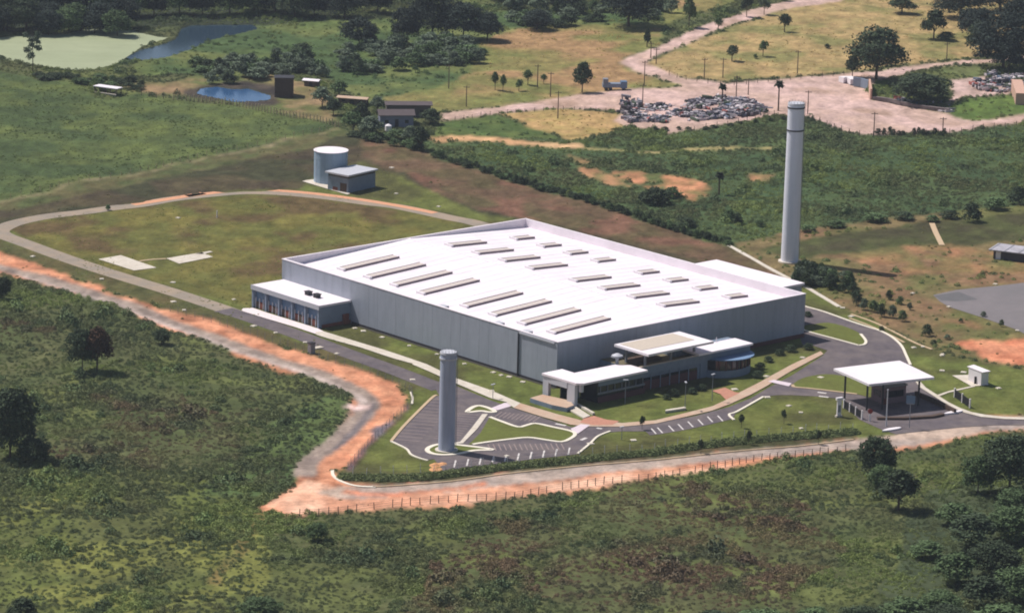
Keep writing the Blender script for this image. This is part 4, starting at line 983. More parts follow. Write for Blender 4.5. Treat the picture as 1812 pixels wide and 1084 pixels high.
def pole(px, py, top, arm=True, thick=0.16):
    x, y = G(px, py); h = (py - top) / (ppm(x, y) * 0.975)
    e = empty('utility_pole', (x, y, hz(x, y)), random.uniform(-.4, .4))
    MB().cyl(0, 0, -0.3, h, thick, thick * 0.7, M_WOOD, 7).build('pole', e)
    if arm:
        MB().box(-0.9, 0.9, -0.06, 0.06, h - 0.55, h - 0.4, M_WOOD).build('crossarm', e)
        b = MB()
        for s in (-0.75, 0, 0.75): b.cyl(s, 0, h - 0.4, h - 0.2, 0.06, 0.04, M_GREY, 6)
        b.build('insulators', e)
    return e
POLES = [((1246, 138.6, 102), 'utility pole first from the left along the yellow field edge'), ((1279, 137, 102), 'utility pole second from the left along the yellow field edge'),
         ((1302.5, 174, 133), 'utility pole on the gravel yard left of a near twin pole'), ((1324, 167, 138), 'shorter utility pole on the gravel yard right of its near twin'),
         ((1411, 128.5, 88), 'lone utility pole at the yellow field edge above the tall white tower'), ((1429, 204, 163), 'utility pole just right of the head of the tall white tower'),
         ((1546, 240, 199), 'utility pole at the lower edge of the gravel yard beside low bushes'), ((1668, 234, 204), 'short utility pole at the lower road edge right of the low bushes'),
         ((1675, 107, 74), 'utility pole in the dry field between the round tree and the dark grove'), ((794, 157, 115), 'leftmost utility pole on the olive meadow left of the gravel road'),
         ((825, 190, 153), 'utility pole on the upper verge where the gravel road leaves the trees'), ((951, 154, 114), 'utility pole left of a close neighbour on the meadow above the road'),
         ((974, 170, 127), 'utility pole right of a close neighbour on the road verge'), ((987, 212, 164), 'utility pole standing in the dry triangular field below the road'),
         ((1140, 150, 106), 'utility pole at the road fork beside the pale curve'), ((1136.6, 194, 150), 'utility pole standing beside the left end of the scrap heap'),
         ((1151.6, 100, 72), 'short utility pole inside the sharp road bend'), ((1161, 112, 84), 'short utility pole on the inner edge of the road bend')]
for (a, lab) in POLES: tag(pole(*a), lab, 'utility pole', 'utility poles along the gravel roads')
def lamp(px, py, top, label):
    x, y = G(px, py); h = (py - top) / (ppm(x, y) * 0.975); e = empty('street_lamp', (x, y, 0), random.uniform(0, 6), label, 'street lamp', 'lamps around the car park and lawns')
    MB().cyl(0, 0, 0, h, 0.08, 0.05, M_GREY, 6).build('pole', e)
    MB().box(-0.5, 0.5, -0.16, 0.16, h, h + 0.14, M_TRIM).build('lamp_head', e)
for px_, py_, top_, lab in ((1106, 714, 672, 'thin grey lamp post before the dark glazed wall of the office'), (1260, 709, 662, 'thin grey lamp post by the reddish path at the rounded office end'),
                           (1100, 778, 755, 'short lamp post at the curb right of the car park exit'), (872, 705, 680, 'thin lamp post between the grey tower and the factory lawn'),
                           (1212, 724, 676, 'thin lamp post standing on the lawn before the middle office block')):
    lamp(px_, py_, top_, lab)

# ================================================================== FAR STRUCTURES
def shed(px, L, Wd, h, rz, label, mroof, mwall, name='shed', slope=0.5, over=0.5):
    x, y = G(*px); e = empty(name, (x, y, hz(x, y)), rz, label, 'building')
    MB().box(-L / 2, L / 2, -Wd / 2, Wd / 2, -0.5, h, mwall).build('wall', e)
    b = MB(); o_ = over
    for sgn in (-1, 1):
        o = len(b.v); k = b.mi(mroof)
        b.v += [(-L / 2 - o_, sgn * (Wd / 2 + o_), h + .03), (L / 2 + o_, sgn * (Wd / 2 + o_), h + .03), (L / 2 + o_, 0, h + slope), (-L / 2 - o_, 0, h + slope),
                (-L / 2 - o_, sgn * (Wd / 2 + o_), h + .18), (L / 2 + o_, sgn * (Wd / 2 + o_), h + .18), (L / 2 + o_, 0, h + slope + .15), (-L / 2 - o_, 0, h + slope + .15)]
        b.f += [(o, o + 1, o + 2, o + 3), (o + 4, o + 5, o + 6, o + 7), (o, o + 1, o + 5, o + 4), (o + 1, o + 2, o + 6, o + 5), (o + 3, o, o + 4, o + 7)]; b.m += [k] * 5
    b.build('roof', e)
    MB().box(-0.5, 0.5, -Wd / 2 - 0.04, -Wd / 2 - 0.005, 0, min(2.1, h - .2), M_DARK).build('door', e)
    for s in (-1, 1):
        if L > 5: MB().box(s * L * 0.3 - 0.5, s * L * 0.3 + 0.5, -Wd / 2 - 0.04, -Wd / 2 - 0.005, 1, min(1.9, h - .3), M_GLASS).build('window', e)
    return e
# low cattle shelter with white roof
x, y = G(191, 164); e = empty('cattle_shelter', (x, y, hz(x, y)), -0.5, 'low open shelter with a white slab roof at the top of the pasture', 'shelter')
b = MB(); b.box(-4, 4, -1.5, 1.5, 1.7, 1.9, M_ROOF); b.build('roof', e)
for sx_ in (-3.6, 0, 3.6):
    for sy_ in (-1.2, 1.2): MB().box(sx_ - .1, sx_ + .1, sy_ - .1, sy_ + .1, 0, 1.69, M_WOOD).build('post', e)
MB().box(-3.9, 3.9, -1.9, -1.5, 0, 0.35, M_CONC).build('trough', e)
# brick blockhouse by the small pond
x, y = G(502.5, 171); e = empty('brick_tower', (x, y, hz(x, y)), 0.06, 'dark square brick block standing beside the small blue pond', 'brick building')
for k in range(11):
    MB().box(-2.65 + (k % 2) * .02, 2.65 - (k % 2) * .02, 0, 4.6, 0.0 + k * 0.5, 0.48 + k * 0.5, M_DBRICK).build('brick_course', e)
MB().box(-2.75, 2.75, -0.1, 4.7, 5.51, 5.6, M_DARK).build('coping', e)
shed((700, 222), 9, 5, 3.0, 0.15, 'dark roofed farmhouse half hidden in the tree clump', mat('dark_roof', (88, 78, 80), 0.8, var=0.15), mat('blueish_wall', (126, 130, 150), 0.8, var=0.1), 'farmhouse', 1.2)
shed((722, 205), 12, 5, 3.2, 0.1, 'long dark roofed shed behind the farmhouse in the tree clump', mat('dark_roof', (0, 0, 0)), mat('shed_wall', (100, 92, 90), 0.8, var=0.1), 'shed', 0.6)
shed((625, 185), 8, 2.4, 1.8, -0.25, 'low shed with a whitish tile roof left of the farmhouse trees', M_PINKPATH, M_WOOD, 'shed', 0.4)
shed((552, 152), 4, 2, 1.6, -0.3, 'tiny white roofed hut right of the dark brick block', M_ROOF, M_WOOD, 'hut', 0.4)
x, y = G(687, 235); e = empty('white_tank', (x, y, hz(x, y)), 0, 'small white water tank against the farmhouse wall', 'tank')
MB().cyl(0, 0, 0, 1.6, 0.9, 0.9, M_WHITE, 16).build('tank_body', e, smooth=True); MB().cyl(0, 0, 1.6, 2.0, 0.9, 0.2, M_WHITE, 16).build('tank_lid', e)
x, y = G(1087, 160); e = empty('parked_truck', (x, y, hz(x, y)), 0.1, 'bluish grey truck parked on the verge of the gravel road', 'truck')
MB().box(-3.4, 1.6, -1.2, 1.2, 0.9, 2.0, M_CLADB).build('truck_bed', e)
MB().box(1.7, 3.5, -1.2, 1.2, 0.7, 2.6, M_BGLASS).build('cab', e); MB().box(2.9, 3.53, -1.0, 1.0, 1.7, 2.4, M_GLASS).build('windscreen', e)
MB().box(-3.3, -1.9, -1.1, 1.1, 2.01, 3.3, M_GREY).build('load', e)
for xx in (-2.4, -1.2, 2.6):
    for yy in (-1.15, 0.9):
        o = MB().cyl(0, 0, 0, 0.25, 0.5, 0.5, M_DARK, 12).build('wheel', e); o.rotation_euler = (math.pi / 2, 0, 0); o.location = (xx, yy + .25, 0.5)
x, y = G(1800, 458); e = empty('flat_building', (x, y, hz(x, y)), -0.42, 'low building with grey pitched roof cut by the right edge of the picture', 'building')
MB().box(-5.0, 9, -2.6, 3.0, -0.5, 2.0, mat('dark_wall', (78, 72, 76), 0.8, var=0.1)).build('wall', e)  # wall in one dark grey tone
b = MB(); b.prism([(-6.0, -3.4), (10, -3.4), (10, 4.2), (-6.0, 4.2)], 2.01, 2.25, mat('grey_roof', (176, 172, 180), 0.7, var=0.12, vscale=0.8, grime=((120, 114, 120), (1, 1, 1), 0.7), gscale=0.5)); b.build('roof', e)
for k in range(5):
    MB().box(-5.6 + k * 3.4, -5.4 + k * 3.4, -3.3, 4.1, 2.251, 2.32, M_GREY).build('roof_rib', e)
MB().box(-4.4, -3.2, -2.65, -2.61, 0, 1.8, M_WHITE).build('door', e)
# white walls beside the big round tree
b = MB(); ribbon(b, gw([(1488, 146), (1502, 145), (1512, 150)]), 2.6, 0, 1.6, M_WHITE); tag(b.build('white_wall'), 'low white slab at the foot of the big round tree', 'wall')
b = MB(); ribbon(b, gw([(1510, 152), (1524, 154), (1537, 158)]), 0.6, 0, 2.6, M_CLADB); tag(b.build('garden_wall'), 'bluish grey wall section beside the big round tree', 'wall')
b = MB(); ribbon(b, gw([(1538, 158), (1541, 176)]), 0.5, 0, 3.0, mat('salmon_wall', (198, 160, 142), 0.8, var=0.1)); tag(b.build('gate_pillar'), 'pale salmon wall end standing on the gravel yard', 'wall')
b = MB(); ribbon(b, catmull(gw([(1545, 176), (1575, 180), (1600, 186), (1640, 193), (1680, 198)]), 5), 1.2, 0, 0.9, mat('rubble', (112, 100, 100), 0.9, var=0.35, vscale=1.2)); tag(b.build('rubble_wall'), 'low dark rubble wall along the gravel yard under the wide bush', 'wall')
b = MB(); ribbon(b, gw([(1798, 165), (1806, 190)]), 3.0, 0, 4.0, mat('salmon_wall', (0, 0, 0))); tag(b.build('brick_hut'), 'reddish hut cut by the right edge beside the small green field', 'hut')

# scrap heaps (nobody could count the pieces)
def heap(poly, n, h, label, seed, name='scrap_heap'):
    r = random.Random(seed); P = gw(poly); xs = [p[0] for p in P]; ys = [p[1] for p in P]
    ms = [mat('scrap_dark', (70, 66, 74), 0.7), mat('scrap_grey', (128, 122, 130), 0.6), mat('scrap_light', (196, 186, 190), 0.6), mat('scrap_red', (160, 92, 84), 0.7), mat('scrap_blue', (92, 104, 124), 0.6), mat('scrap_green', (74, 86, 70), 0.8)]
    b = MB(); c = 0; cx, cy = sum(xs) / len(xs), sum(ys) / len(ys)
    while c < n:
        x = r.uniform(min(xs), max(xs)); y = r.uniform(min(ys), max(ys))
        if not inside(P, np.array([x]), np.array([y]))[0]: continue
        nz_ = float(fbm(np.array([x]), np.array([y]), 5, 3, 90)[0])
        c += 1
        if nz_ < .40: continue
        hh = h * max(0, (nz_ - .38) * 3.2) * r.random(); s = r.choice((.2, .3, .4, .6, .9, 1.6)) * r.uniform(.7, 1.3); t = r.uniform(0.08, 0.4); a = r.random() * 3.14
        if r.random() < .02: s, t = r.uniform(1.0, 1.9), r.uniform(.6, 1.0)
        m = r.choices(ms, (3.4, 4.8, 6, 0.9, 1.2, 2))[0]
        dx, dy = math.cos(a), math.sin(a)
        q = [(x - cx + dx * s - dy * t, y - cy + dy * s + dx * t), (x - cx - dx * s - dy * t, y - cy - dy * s + dx * t), (x - cx - dx * s + dy * t, y - cy - dy * s - dx * t), (x - cx + dx * s + dy * t, y - cy + dy * s - dx * t)]
        b.prism(q, max(-.1, hh - .5), [hh + r.uniform(0.05, .45) for _ in range(4)], m)
    o = b.build(name); o.location = (cx, cy, 0); tag(o, label, 'scrap', kind='stuff'); return o
heap(Z((1060, 130), 5.019, (400, 300), (900, 250), (1050, 210), (1300, 220), (1480, 300), (1500, 350), (1250, 380), (1000, 410), (600, 430), (250, 430), (200, 350)), 2000, 1.1, 'long heap of mixed scrap metal in the middle of the gravel yard', 5)
heap(Z((1060, 130), 5.019, (200, 260), (370, 255), (400, 400), (240, 380)), 260, 2.4, 'tall dark pile at the left end of the scrap yard', 6)
heap(Z((1452, 60), 5.019, (1320, 430), (1480, 350), (1850, 380), (1850, 520), (1600, 530), (1380, 480)), 700, 1.3, 'grey scrap pile under the dark grove at the right', 8)
heap(Z((1452, 60), 5.019, (480, 560), (700, 580), (1150, 640), (1150, 700), (850, 650), (600, 610)), 160, 1.0, 'low rubble strewn under the wide dark bush', 9)

# ================================================================== VEGETATION
def leaf_cloud(lobes, n, size, seed, drop=0.0, name='crown', mat_=None, shell=0.35, flat_=0.6):
    r = np.random.default_rng(seed)
    vol = np.array([l[3] * l[4] * l[5] for l in lobes]) ** 0.67; pk = r.choice(len(lobes), n, p=vol / vol.sum())
    d = r.normal(size=(n, 3)); d /= np.linalg.norm(d, axis=1)[:, None]
    d[:, 2] = np.where(d[:, 2] < -0.5, -d[:, 2], d[:, 2])
    rad = 1 - shell * r.random(n) ** 1.4
    L = np.array(lobes)[pk]
    # knobbly surface: pull by direction noise
    kn = 1 + 0.24 * np.sin(d[:, 0] * 7 + pk * 1.3) * np.sin(d[:, 1] * 6.1 + pk) + 0.18 * np.sin(d[:, 2] * 9 + pk * 2.1)
    c = L[:, :3] + d * L[:, 3:6] * (rad * kn)[:, None]
    # leaf frame : normal between outward and random
    nn = d * 0.55 + r.normal(size=(n, 3)) * 0.6 + np.array([0, 0, 0.35]); nn /= np.linalg.norm(nn, axis=1)[:, None]
    a = np.cross(nn, r.normal(size=(n, 3))); a /= np.linalg.norm(a, axis=1)[:, None]; b = np.cross(nn, a)
    s = size * (0.6 + 0.9 * r.random(n))[:, None]; s2 = s * (0.5 + 0.4 * r.random(n))[:, None]
    V = np.stack([c - a * s, c - b * s2, c + a * s, c + b * s2 * 0.9], 1).reshape(-1, 3)
    me = bpy.data.meshes.new(name)
    me.vertices.add(4 * n); me.vertices.foreach_set('co', V.ravel())
    me.loops.add(4 * n); me.loops.foreach_set('vertex_index', np.arange(4 * n, dtype=np.int32))
    me.polygons.add(n); me.polygons.foreach_set('loop_start', np.arange(0, 4 * n, 4, dtype=np.int32)); me.polygons.foreach_set('loop_total', np.full(n, 4, dtype=np.int32))
    me.update()
    at = me.attributes.new('leaf', 'FLOAT', 'POINT')
    clump = 0.5 + 0.5 * np.sin(c[:, 0] / size * .35 + 3) * np.sin(c[:, 1] / size * .3) * np.sin(c[:, 2] / size * .4 + 1)
    at.data.foreach_set('value', np.repeat(0.55 * r.random(n) + 0.45 * clump, 4).astype(np.float32))
    if mat_: me.materials.append(mat_)
    return me
def lobes_round(seed, n=9, zc=0.62, rz=0.34, rr=0.46, sub=0.2):
    r = random.Random(seed); out = [(0, 0, zc, rr * .86, rr * .86, rz * .9)]
    for k in range(n):
        a = 2 * math.pi * k / n + r.uniform(-.3, .3); q = rr * r.uniform(0.5, 0.72)
        s = sub * r.uniform(0.75, 1.25); out.append((q * math.cos(a), q * math.sin(a), zc + r.uniform(-.5, .5) * rz, s, s, s * r.uniform(.7, 1.0)))
    for k in range(n // 2):
        a = r.random() * 6.28; q = rr * 0.35 * r.random(); s = sub * r.uniform(.7, 1.1)
        out.append((q * math.cos(a), q * math.sin(a), zc + rz * 0.75, s, s, s * .8))
    return out
def trunk_mesh(top=0.5, r=0.03, branches=5, seed=1):
    rr = random.Random(seed); b = MB(); b.bar((0, 0, -0.03), (0.01, 0.0, top), r, M_BARK, 7, r * 0.6)
    for k in range(branches):
        a = 6.28 * k / branches + rr.random(); q = rr.uniform(.15, .3)
        b.bar((0, 0, top * rr.uniform(.6, .95)), (q * math.cos(a), q * math.sin(a), top + rr.uniform(.05, .28)), r * 0.5, M_BARK, 5, r * 0.2)
    return b.mesh('trunk')
KIND = {}
def kind(nm, lobes, n, size, mats_, top=0.5, r=0.03, seed=1, shell=0.35):
    KIND[nm] = (([leaf_cloud(lobes, n, size, seed + i, mat_=m_, shell=shell) for i, m_ in enumerate(mats_)]), trunk_mesh(top, r, 5, seed), nm)
kind('big_round', lobes_round(1, 16, .5, .5, .47, .2), 10000, 0.019, [LM_DARK, LM_NAVY], .3, .028, 1, .35)
kind('big_wide', lobes_round(5, 18, .48, .42, .46, .15), 8000, 0.021, [LM_DARK, LM_MID, LM_NAVY], .35, .02, 20, .3)
kind('mid', lobes_round(9, 11, .56, .4, .43, .18), 2600, 0.034, [LM_DARK, LM_MID, LM_RUST, LM_GREY], .4, .03, 40, .4)
kind('small', lobes_round(13, 8, .6, .38, .42, .2), 1200, 0.042, [LM_DARK, LM_MID], .45, .04, 60, .5)
kind('shrub', lobes_round(17, 9, .42, .42, .45, .19), 1300, 0.042, [LM_DARK, LM_MID, LM_GREY, LM_RUST], .3, .03, 80, .5)
r_ = random.Random(3)
kind('sparse', [(r_.uniform(-.33, .33), r_.uniform(-.3, .3), .35 + .6 * k / 13, .13, .13, .085) for k in range(14)], 1500, 0.03, [LM_GREY], .85, .02, 100, .9)
kind('column', [(0, 0, .35 + .5 * k / 5, .3 - .03 * k, .3 - .03 * k, .16) for k in range(6)], 600, 0.07, [LM_DARK, LM_MID], .5, .05, 120, .5)
ORD = ['first', 'second', 'third', 'fourth', 'fifth', 'sixth', 'seventh', 'eighth', 'ninth', 'tenth', 'eleventh', 'twelfth', 'thirteenth', 'fourteenth', 'fifteenth', 'sixteenth', 'seventeenth', 'eighteenth', 'nineteenth', 'twentieth']
def ordl(items):
    ix = sorted(range(len(items)), key=lambda i: items[i][0]); o = [''] * len(items)
    for r, i in enumerate(ix): o[i] = ORD[r]
    return o
NT = 0
def tree(kd, px, py, top, width, label, v=0, group=None, cat='tree', name=None, depth=1.0, trunk=True):
    global NT
    NT += 1
    crowns, tm, _ = KIND[kd]
    x, y = G(px, py); k = ppm(x, y)
    w = width / k; h = (py - top) / (k * 0.975) - 0.12 * w
    h = max(h, 0.35 * w)
    rr = random.Random(NT)
    e = empty(name or 'tree', (x, y, hz(x, y)), rr.random() * 6.28, label, cat, group)
    e.scale = (w, w * depth, h)
    link('crown', crowns[v % len(crowns)], e)
    if trunk: link('trunk', tm, e)
    return e
G_TOP = 'trees in the top strip of the picture'
tree('big_round', 1550, 141, 42, 112, 'big round dark tree on the gravel yard right of the yellow field', 0)
tree('mid', 1508, 136, 96, 32, 'low dark side tree under the left edge of the big round tree', 0)
tree('big_wide', 1628, 182, 116, 118, 'wide low dark tree with foliage down to the rubble wall', 0, trunk=False)
tree('big_round', 1775, 122, 14, 118, 'large dark tree at the right edge above the grey scrap pile', 1)
tree('big_wide', 1735, 96, 30, 60, 'dark tree left of the large tree at the right edge', 0)
tree('mid', 1652, 70, 14, 52, 'medium dark tree in the dry field left of the right grove', 0)
tree('shrub', 1674, 72, 52, 38, 'low dark shrub right of the medium tree in the dry field', 0, cat='bush', name='bush')
tree('mid', 1596, 22, -14, 60, 'dark tree crown touching the top edge above the big round tree', 0)
tree('big_round', 1700, 30, -40, 100, 'dark grove tree at the top edge right of the dry field', 1, group=G_TOP)
tree('big_round', 1770, 18, -60, 110, 'dark grove tree in the very top right corner', 1, group=G_TOP)
for i, (px_, py_, t_, w_, lab, kd) in enumerate([(1388, 58, 24, 26, 'small tree in the yellow field below the pale road', 'small'), (1271, 57, 33, 18, 'small dark tree on the pale road at the left of the dry field', 'small'),
        (1295, 108, 78, 26, 'small tree with forked trunk left in the yellow field', 'small'), (1350, 101, 72, 20, 'smaller tree right of the forked one in the yellow field', 'small'),
        (1464, 86, 76, 12, 'tiny lone bush in the middle of the yellow field', 'shrub'), (1219, 52, -8, 28, 'slim tall tree left of the road near the top edge', 'mid'),
        (1145, 80, 42, 20, 'narrow dark tree just above the sharp road bend', 'column'), (1352, 26, -14, 24, 'tall narrow tree right of the road at the top edge', 'mid'),
        (1321, 30, -16, 26, 'tall narrow tree left of its twin at the top edge', 'mid'), (1337, 104, 94, 9, 'tiny bush between the two small field trees', 'shrub'), (1385, 0, -30, 20, 'tree crown barely inside the top edge by the road', 'small')]):
    tree(kd, px_, py_, t_, w_, lab, i, cat='tree' if kd != 'shrub' else 'bush', name='tree' if kd != 'shrub' else 'bush')
tree('mid', 1030, 163, 106, 42, 'lone dark top heavy tree beside the gravel road near the parked truck', 0)
tree('sparse', 58, 131, 54, 46, 'tall sparse eucalyptus in front of the pale green pond', 0)
# dark wood above the meadow (top centre)
for i, (px_, py_, t_, w_, lab) in enumerate([(1112, 46, -50, 100, 'massive dark tree at the top edge left of the pale road'), (720, 78, 2, 70, 'dark tree at the left end of the top centre grove'),
        (765, 66, -24, 90, 'tallest dark tree of the top centre grove'), (820, 70, -10, 84, 'dark tree in the middle right of the top centre grove'), (862, 72, 18, 60, 'dark tree at the right end of the top centre grove'),
        (636, 86, 24, 76, 'dark round tree left of the top centre grove'), (610, 30, -30, 80, 'dark tree near the top edge left of the grove'), (668, 20, -40, 70, 'dark tree at the top edge between two groves'),
        (950, 50, 10, 60, 'greyish tree right of the top centre grove'), (1000, 22, -30, 70, 'dark tree at the top edge right of the greyish one'), (900, 0, -60, 80, 'dark tree crown at the top edge above the olive meadow')]):
    tree('big_wide' if i % 2 else 'big_round', px_, py_, t_, w_, lab, 2 if i % 2 else 1, group=G_TOP)
for i, (px_, py_, t_, w_, lab) in enumerate([(1812, 60, -20, 90, 'dark tree cut by the right edge above the largest right tree'), (1726, 66, 2, 80, 'dark tree behind the left flank of the right edge grove'), (1785, 128, 60, 70, 'dark low crown at the foot of the right edge grove')]):
    tree('big_wide', px_, py_, t_, w_, lab, 2)
for i in range(40):
    px_ = random.uniform(905, 1190); py_ = random.uniform(6, 46) - (px_ > 1060) * 8
    tree('shrub', px_, py_, py_ - random.uniform(14, 34), random.uniform(22, 46), 'green bush in the loose thicket along the top edge left of the pale road', random.choice([0, 1, 2]), group='bushes along the top edge left of the road', cat='bush', name='bush', trunk=False)
# wood along the top left
row = 0
for ry, x0, x1, st in ((-62, -30, 660, 52), (-30, -10, 640, 46), (-2, -40, 640, 44), (26, -20, 600, 42), (50, -30, 330, 40), (60, -30, 215, 38)):
    x_ = x0
    while x_ < x1:
        rr = random.uniform(0.85, 1.25)
        if not (ry > 45 and x_ > 230 and random.random() < 0.4):
            tree('big_wide' if random.random() < .8 else 'big_round', x_, ry + random.uniform(-5, 5), ry - 62 * rr, 66 * rr, 'dark tree in the dense wood behind the green pond', 1 if random.random() < .4 else 2, group='trees of the wood behind the green pond')
        x_ += st * random.uniform(.8, 1.2)
# grey-green bushes right of the small pond and behind it
G_BUSH = 'bushes between the two ponds'
for i in range(95):
    t_ = random.random(); px_ = 350 + 500 * t_ + random.uniform(-20, 20); py_ = 128 - 42 * t_ + random.uniform(-16, 26)
    if px_ > 640 and py_ > 130: continue
    tree('shrub', px_, py_, py_ - random.uniform(16, 34), random.uniform(24, 46), 'rounded grey green bush in the thicket above the small blue pond', random.choice([1, 2, 2, 0]), group=G_BUSH, cat='bush', name='bush', trunk=False)
for i in range(26):
    px_ = random.uniform(740, 845); py_ = random.uniform(88, 116)
    tree('shrub', px_, py_, py_ - random.uniform(22, 36), random.uniform(30, 46), 'dense grey green bush below the top centre grove', random.choice([1, 2]), group='bushes below the top centre grove', cat='bush', name='bush', trunk=False)
for i in range(34):
    px_ = random.uniform(60, 250) + (i % 3) * 4; py_ = 138 + (px_ - 60) * 0.09 + random.uniform(-8, 8)
    tree('shrub', px_, py_, py_ - random.uniform(8, 16), random.uniform(14, 30), 'low dark bush in the strip between pond and pasture', random.choice([0, 1]), group='bushes between pond and pasture', cat='bush', name='bush', trunk=False)
# trees round the farmhouse
for i, (px_, py_, t_, w_, v_, lab) in enumerate([(625, 238, 196, 48, 1, 'bushy tree at the left end of the farmhouse clump'), (655, 246, 204, 50, 3, 'grey green tree left of the white tank by the farmhouse'),
        (640, 222, 178, 40, 0, 'dark tree behind the left of the farmhouse'), (762, 222, 190, 44, 0, 'dark round tree right of the farmhouse'), (744, 270, 224, 38, 0, 'dark tree at the lower tip of the farmhouse clump'),
        (700, 250, 226, 50, 1, 'low leafy tree in front of the farmhouse'), (725, 258, 222, 36, 3, 'greyish small tree between farmhouse and the dark lower tree'), (590, 205, 172, 34, 0, 'dark tree by the fence end left of the farmhouse'),
        (570, 190, 150, 44, 3, 'grey bushy tree between the brick block and the farmhouse'), (668, 200, 168, 34, 3, 'greyish tree behind the low whitish shed'), (600, 170, 140, 40, 1, 'green tree above the low whitish shed')]):
    tree('mid', px_, py_, t_, w_, lab, v_)
for i in range(16):
    px_ = random.uniform(610, 740); py_ = 240 + (px_ - 610) * .22 + random.uniform(-6, 4)
    tree('shrub', px_, py_, py_ - random.uniform(14, 22), random.uniform(20, 32), 'dark undergrowth bush below the farmhouse trees', random.choice([0, 1]), group='undergrowth below the farmhouse trees', cat='bush', name='bush', trunk=False)
# hedge of shrubs along the upper site boundary
for i in range(105):
    t_ = i / 104; P_ = [(770, 278), (900, 318), (1000, 343), (1100, 378), (1200, 408), (1290, 430)]
    s = t_ * 5; k_ = min(int(s), 4); f_ = s - k_; px_ = P_[k_][0] * (1 - f_) + P_[k_ + 1][0] * f_; py_ = P_[k_][1] * (1 - f_) + P_[k_ + 1][1] * f_
    tree('shrub', px_ + random.uniform(-4, 4), py_ + random.uniform(-3, 3), py_ - random.uniform(8, 17), random.uniform(11, 19), 'dark shrub in the long boundary hedge behind the factory', random.choice([0, 0, 1]), group='shrubs of the hedge behind the factory', cat='shrub', name='shrub', trunk=False)
# thicket at the foot of the tall tower and shrubs down the slope
for i in range(34):
    px_ = random.uniform(1395, 1512); py_ = 480 + (px_ - 1395) * .2 + random.uniform(-10, 16)
    tree('shrub', px_, py_ + 6, py_ - random.uniform(16, 32), random.uniform(18, 34), 'dark bush in the thicket at the foot of the tall white tower', random.choice([0, 0, 2, 1]), group='thicket at the foot of the tall tower', cat='bush', name='bush', trunk=False)
for i, (px_, py_, t_, w_) in enumerate([(1516, 540, 508, 22), (1528, 548, 522, 18), (1546, 552, 526, 20), (1560, 560, 532, 18), (1578, 562, 534, 20), (1597, 568, 544, 18), (1573, 530, 510, 14), (1610, 548, 532, 12), (1592, 538, 520, 16), (1641, 594, 568, 22), (1740, 560, 548, 12), (1772, 578, 562, 10), (1652, 610, 598, 14), (1676, 600, 588, 14), (1700, 570, 560, 10), (1560, 585, 574, 12)]):
    tree('shrub', px_, py_, t_, w_, 'grey green shrub scattered on the slope above the curved road', [0, 2, 1][i % 3], group='shrubs on the slope above the curved road', cat='shrub', name='shrub', trunk=False)
HB = [(1160, 362, 322, 60), (1190, 352, 326, 36), (1140, 358, 336, 26), (1290, 392, 366, 26), (1305, 396, 372, 22), (1345, 400, 384, 22), (1215, 402, 380, 40), (1650, 392, 376, 30), (1720, 392, 350, 40), (1760, 370, 340, 50), (1800, 360, 320, 40), (1550, 392, 376, 50), (1600, 388, 370, 44), (1480, 402, 386, 40), (1680, 386, 366, 40), (1430, 410, 392, 34)]
HO = ordl(HB)
for i, (px_, py_, t_, w_) in enumerate(HB):
    tree('shrub', px_, py_, t_, w_, HO[i] + ' from the left of the dark bushes on the green hillside scrub', [0, 1][i % 2], group='bushes on the green hillside', cat='bush', name='bush', trunk=False)
for i in range(14):
    px_ = 1555 + i * 9 + random.uniform(-3, 3)
    if 1600 < px_ < 1612: continue
    tree('shrub', px_, 238 + random.uniform(-2, 3), 238 - random.uniform(10, 18), random.uniform(9, 15), 'small dark bush on the lower rim of the gravel yard', 0, group='bushes on the rim of the gravel yard', cat='bush', name='bush', trunk=False)
for i in range(12):
    tree('shrub', 1130 + i * 23 + random.uniform(-8, 8), 228 - (i > 6) * (i - 6) * 3 + random.uniform(-2, 2), 220 - (i > 6) * (i - 6) * 3, random.uniform(10, 18), 'low dark bush on the rim below the scrap heap', 0, group='bushes below the scrap heap', cat='bush', name='bush', trunk=False)
tree('column', 191, 372, 360, 16, 'small brown bush beside the far leg of the service road', 1, cat='bush', name='bush')
for i, (px_, py_, t_, w_) in enumerate([(876, 158, 125, 16), (934, 150, 122, 20), (918, 160, 138, 16), (890, 160, 130, 14), (962, 148, 130, 14), (645, 130, 112, 16), (735, 130, 116, 14)]):
    tree('small', px_, py_, t_, w_, 'thin young tree on the olive meadow left of the lone dark tree', 1, group='young trees on the olive meadow')
# palms
def palm(px, py, top, w, label):
    x, y = G(px, py); k = ppm(x, y); h = (py - top) / (k * .975); r = w / k / 2; rr = random.Random(int(px))
    e = empty('palm_tree', (x, y, hz(x, y)), 0, label, 'palm tree')
    MB().bar((0, 0, -.2), (0, 0, h - r * .7), 0.24, M_BARK, 7, 0.18).build('trunk', e)
    lv = MB()
    for i in range(20):
        a = 2.4 * i; el = 1.2 - 1.7 * i / 20; L = r * rr.uniform(.85, 1.1); p = Vector((0, 0, h - r * .75)); d = Vector((math.cos(a) * math.cos(el), math.sin(a) * math.cos(el), math.sin(el)))
        sd = Vector((-math.sin(a), math.cos(a), 0)) * .75
        for s in range(4):
            q = p + d * L / 4; wa = [0.3, 1, .9, .55, .1]
            lv.poly([p - sd * wa[s], q - sd * wa[s + 1], q + sd * wa[s + 1], p + sd * wa[s]], LM_DARK); p = q; d = (d + Vector((0, 0, -.32))).normalized()
    lv.build('frond', e)
palm(1377, 196, 141, 24, 'tall palm tree on the gravel yard just left of the tall tower head')
palm(1278, 180, 147, 20, 'short palm standing behind the scrap heap')
palm(1272, 346, 304, 22, 'palm tree standing alone in the scrub left of the tall tower')
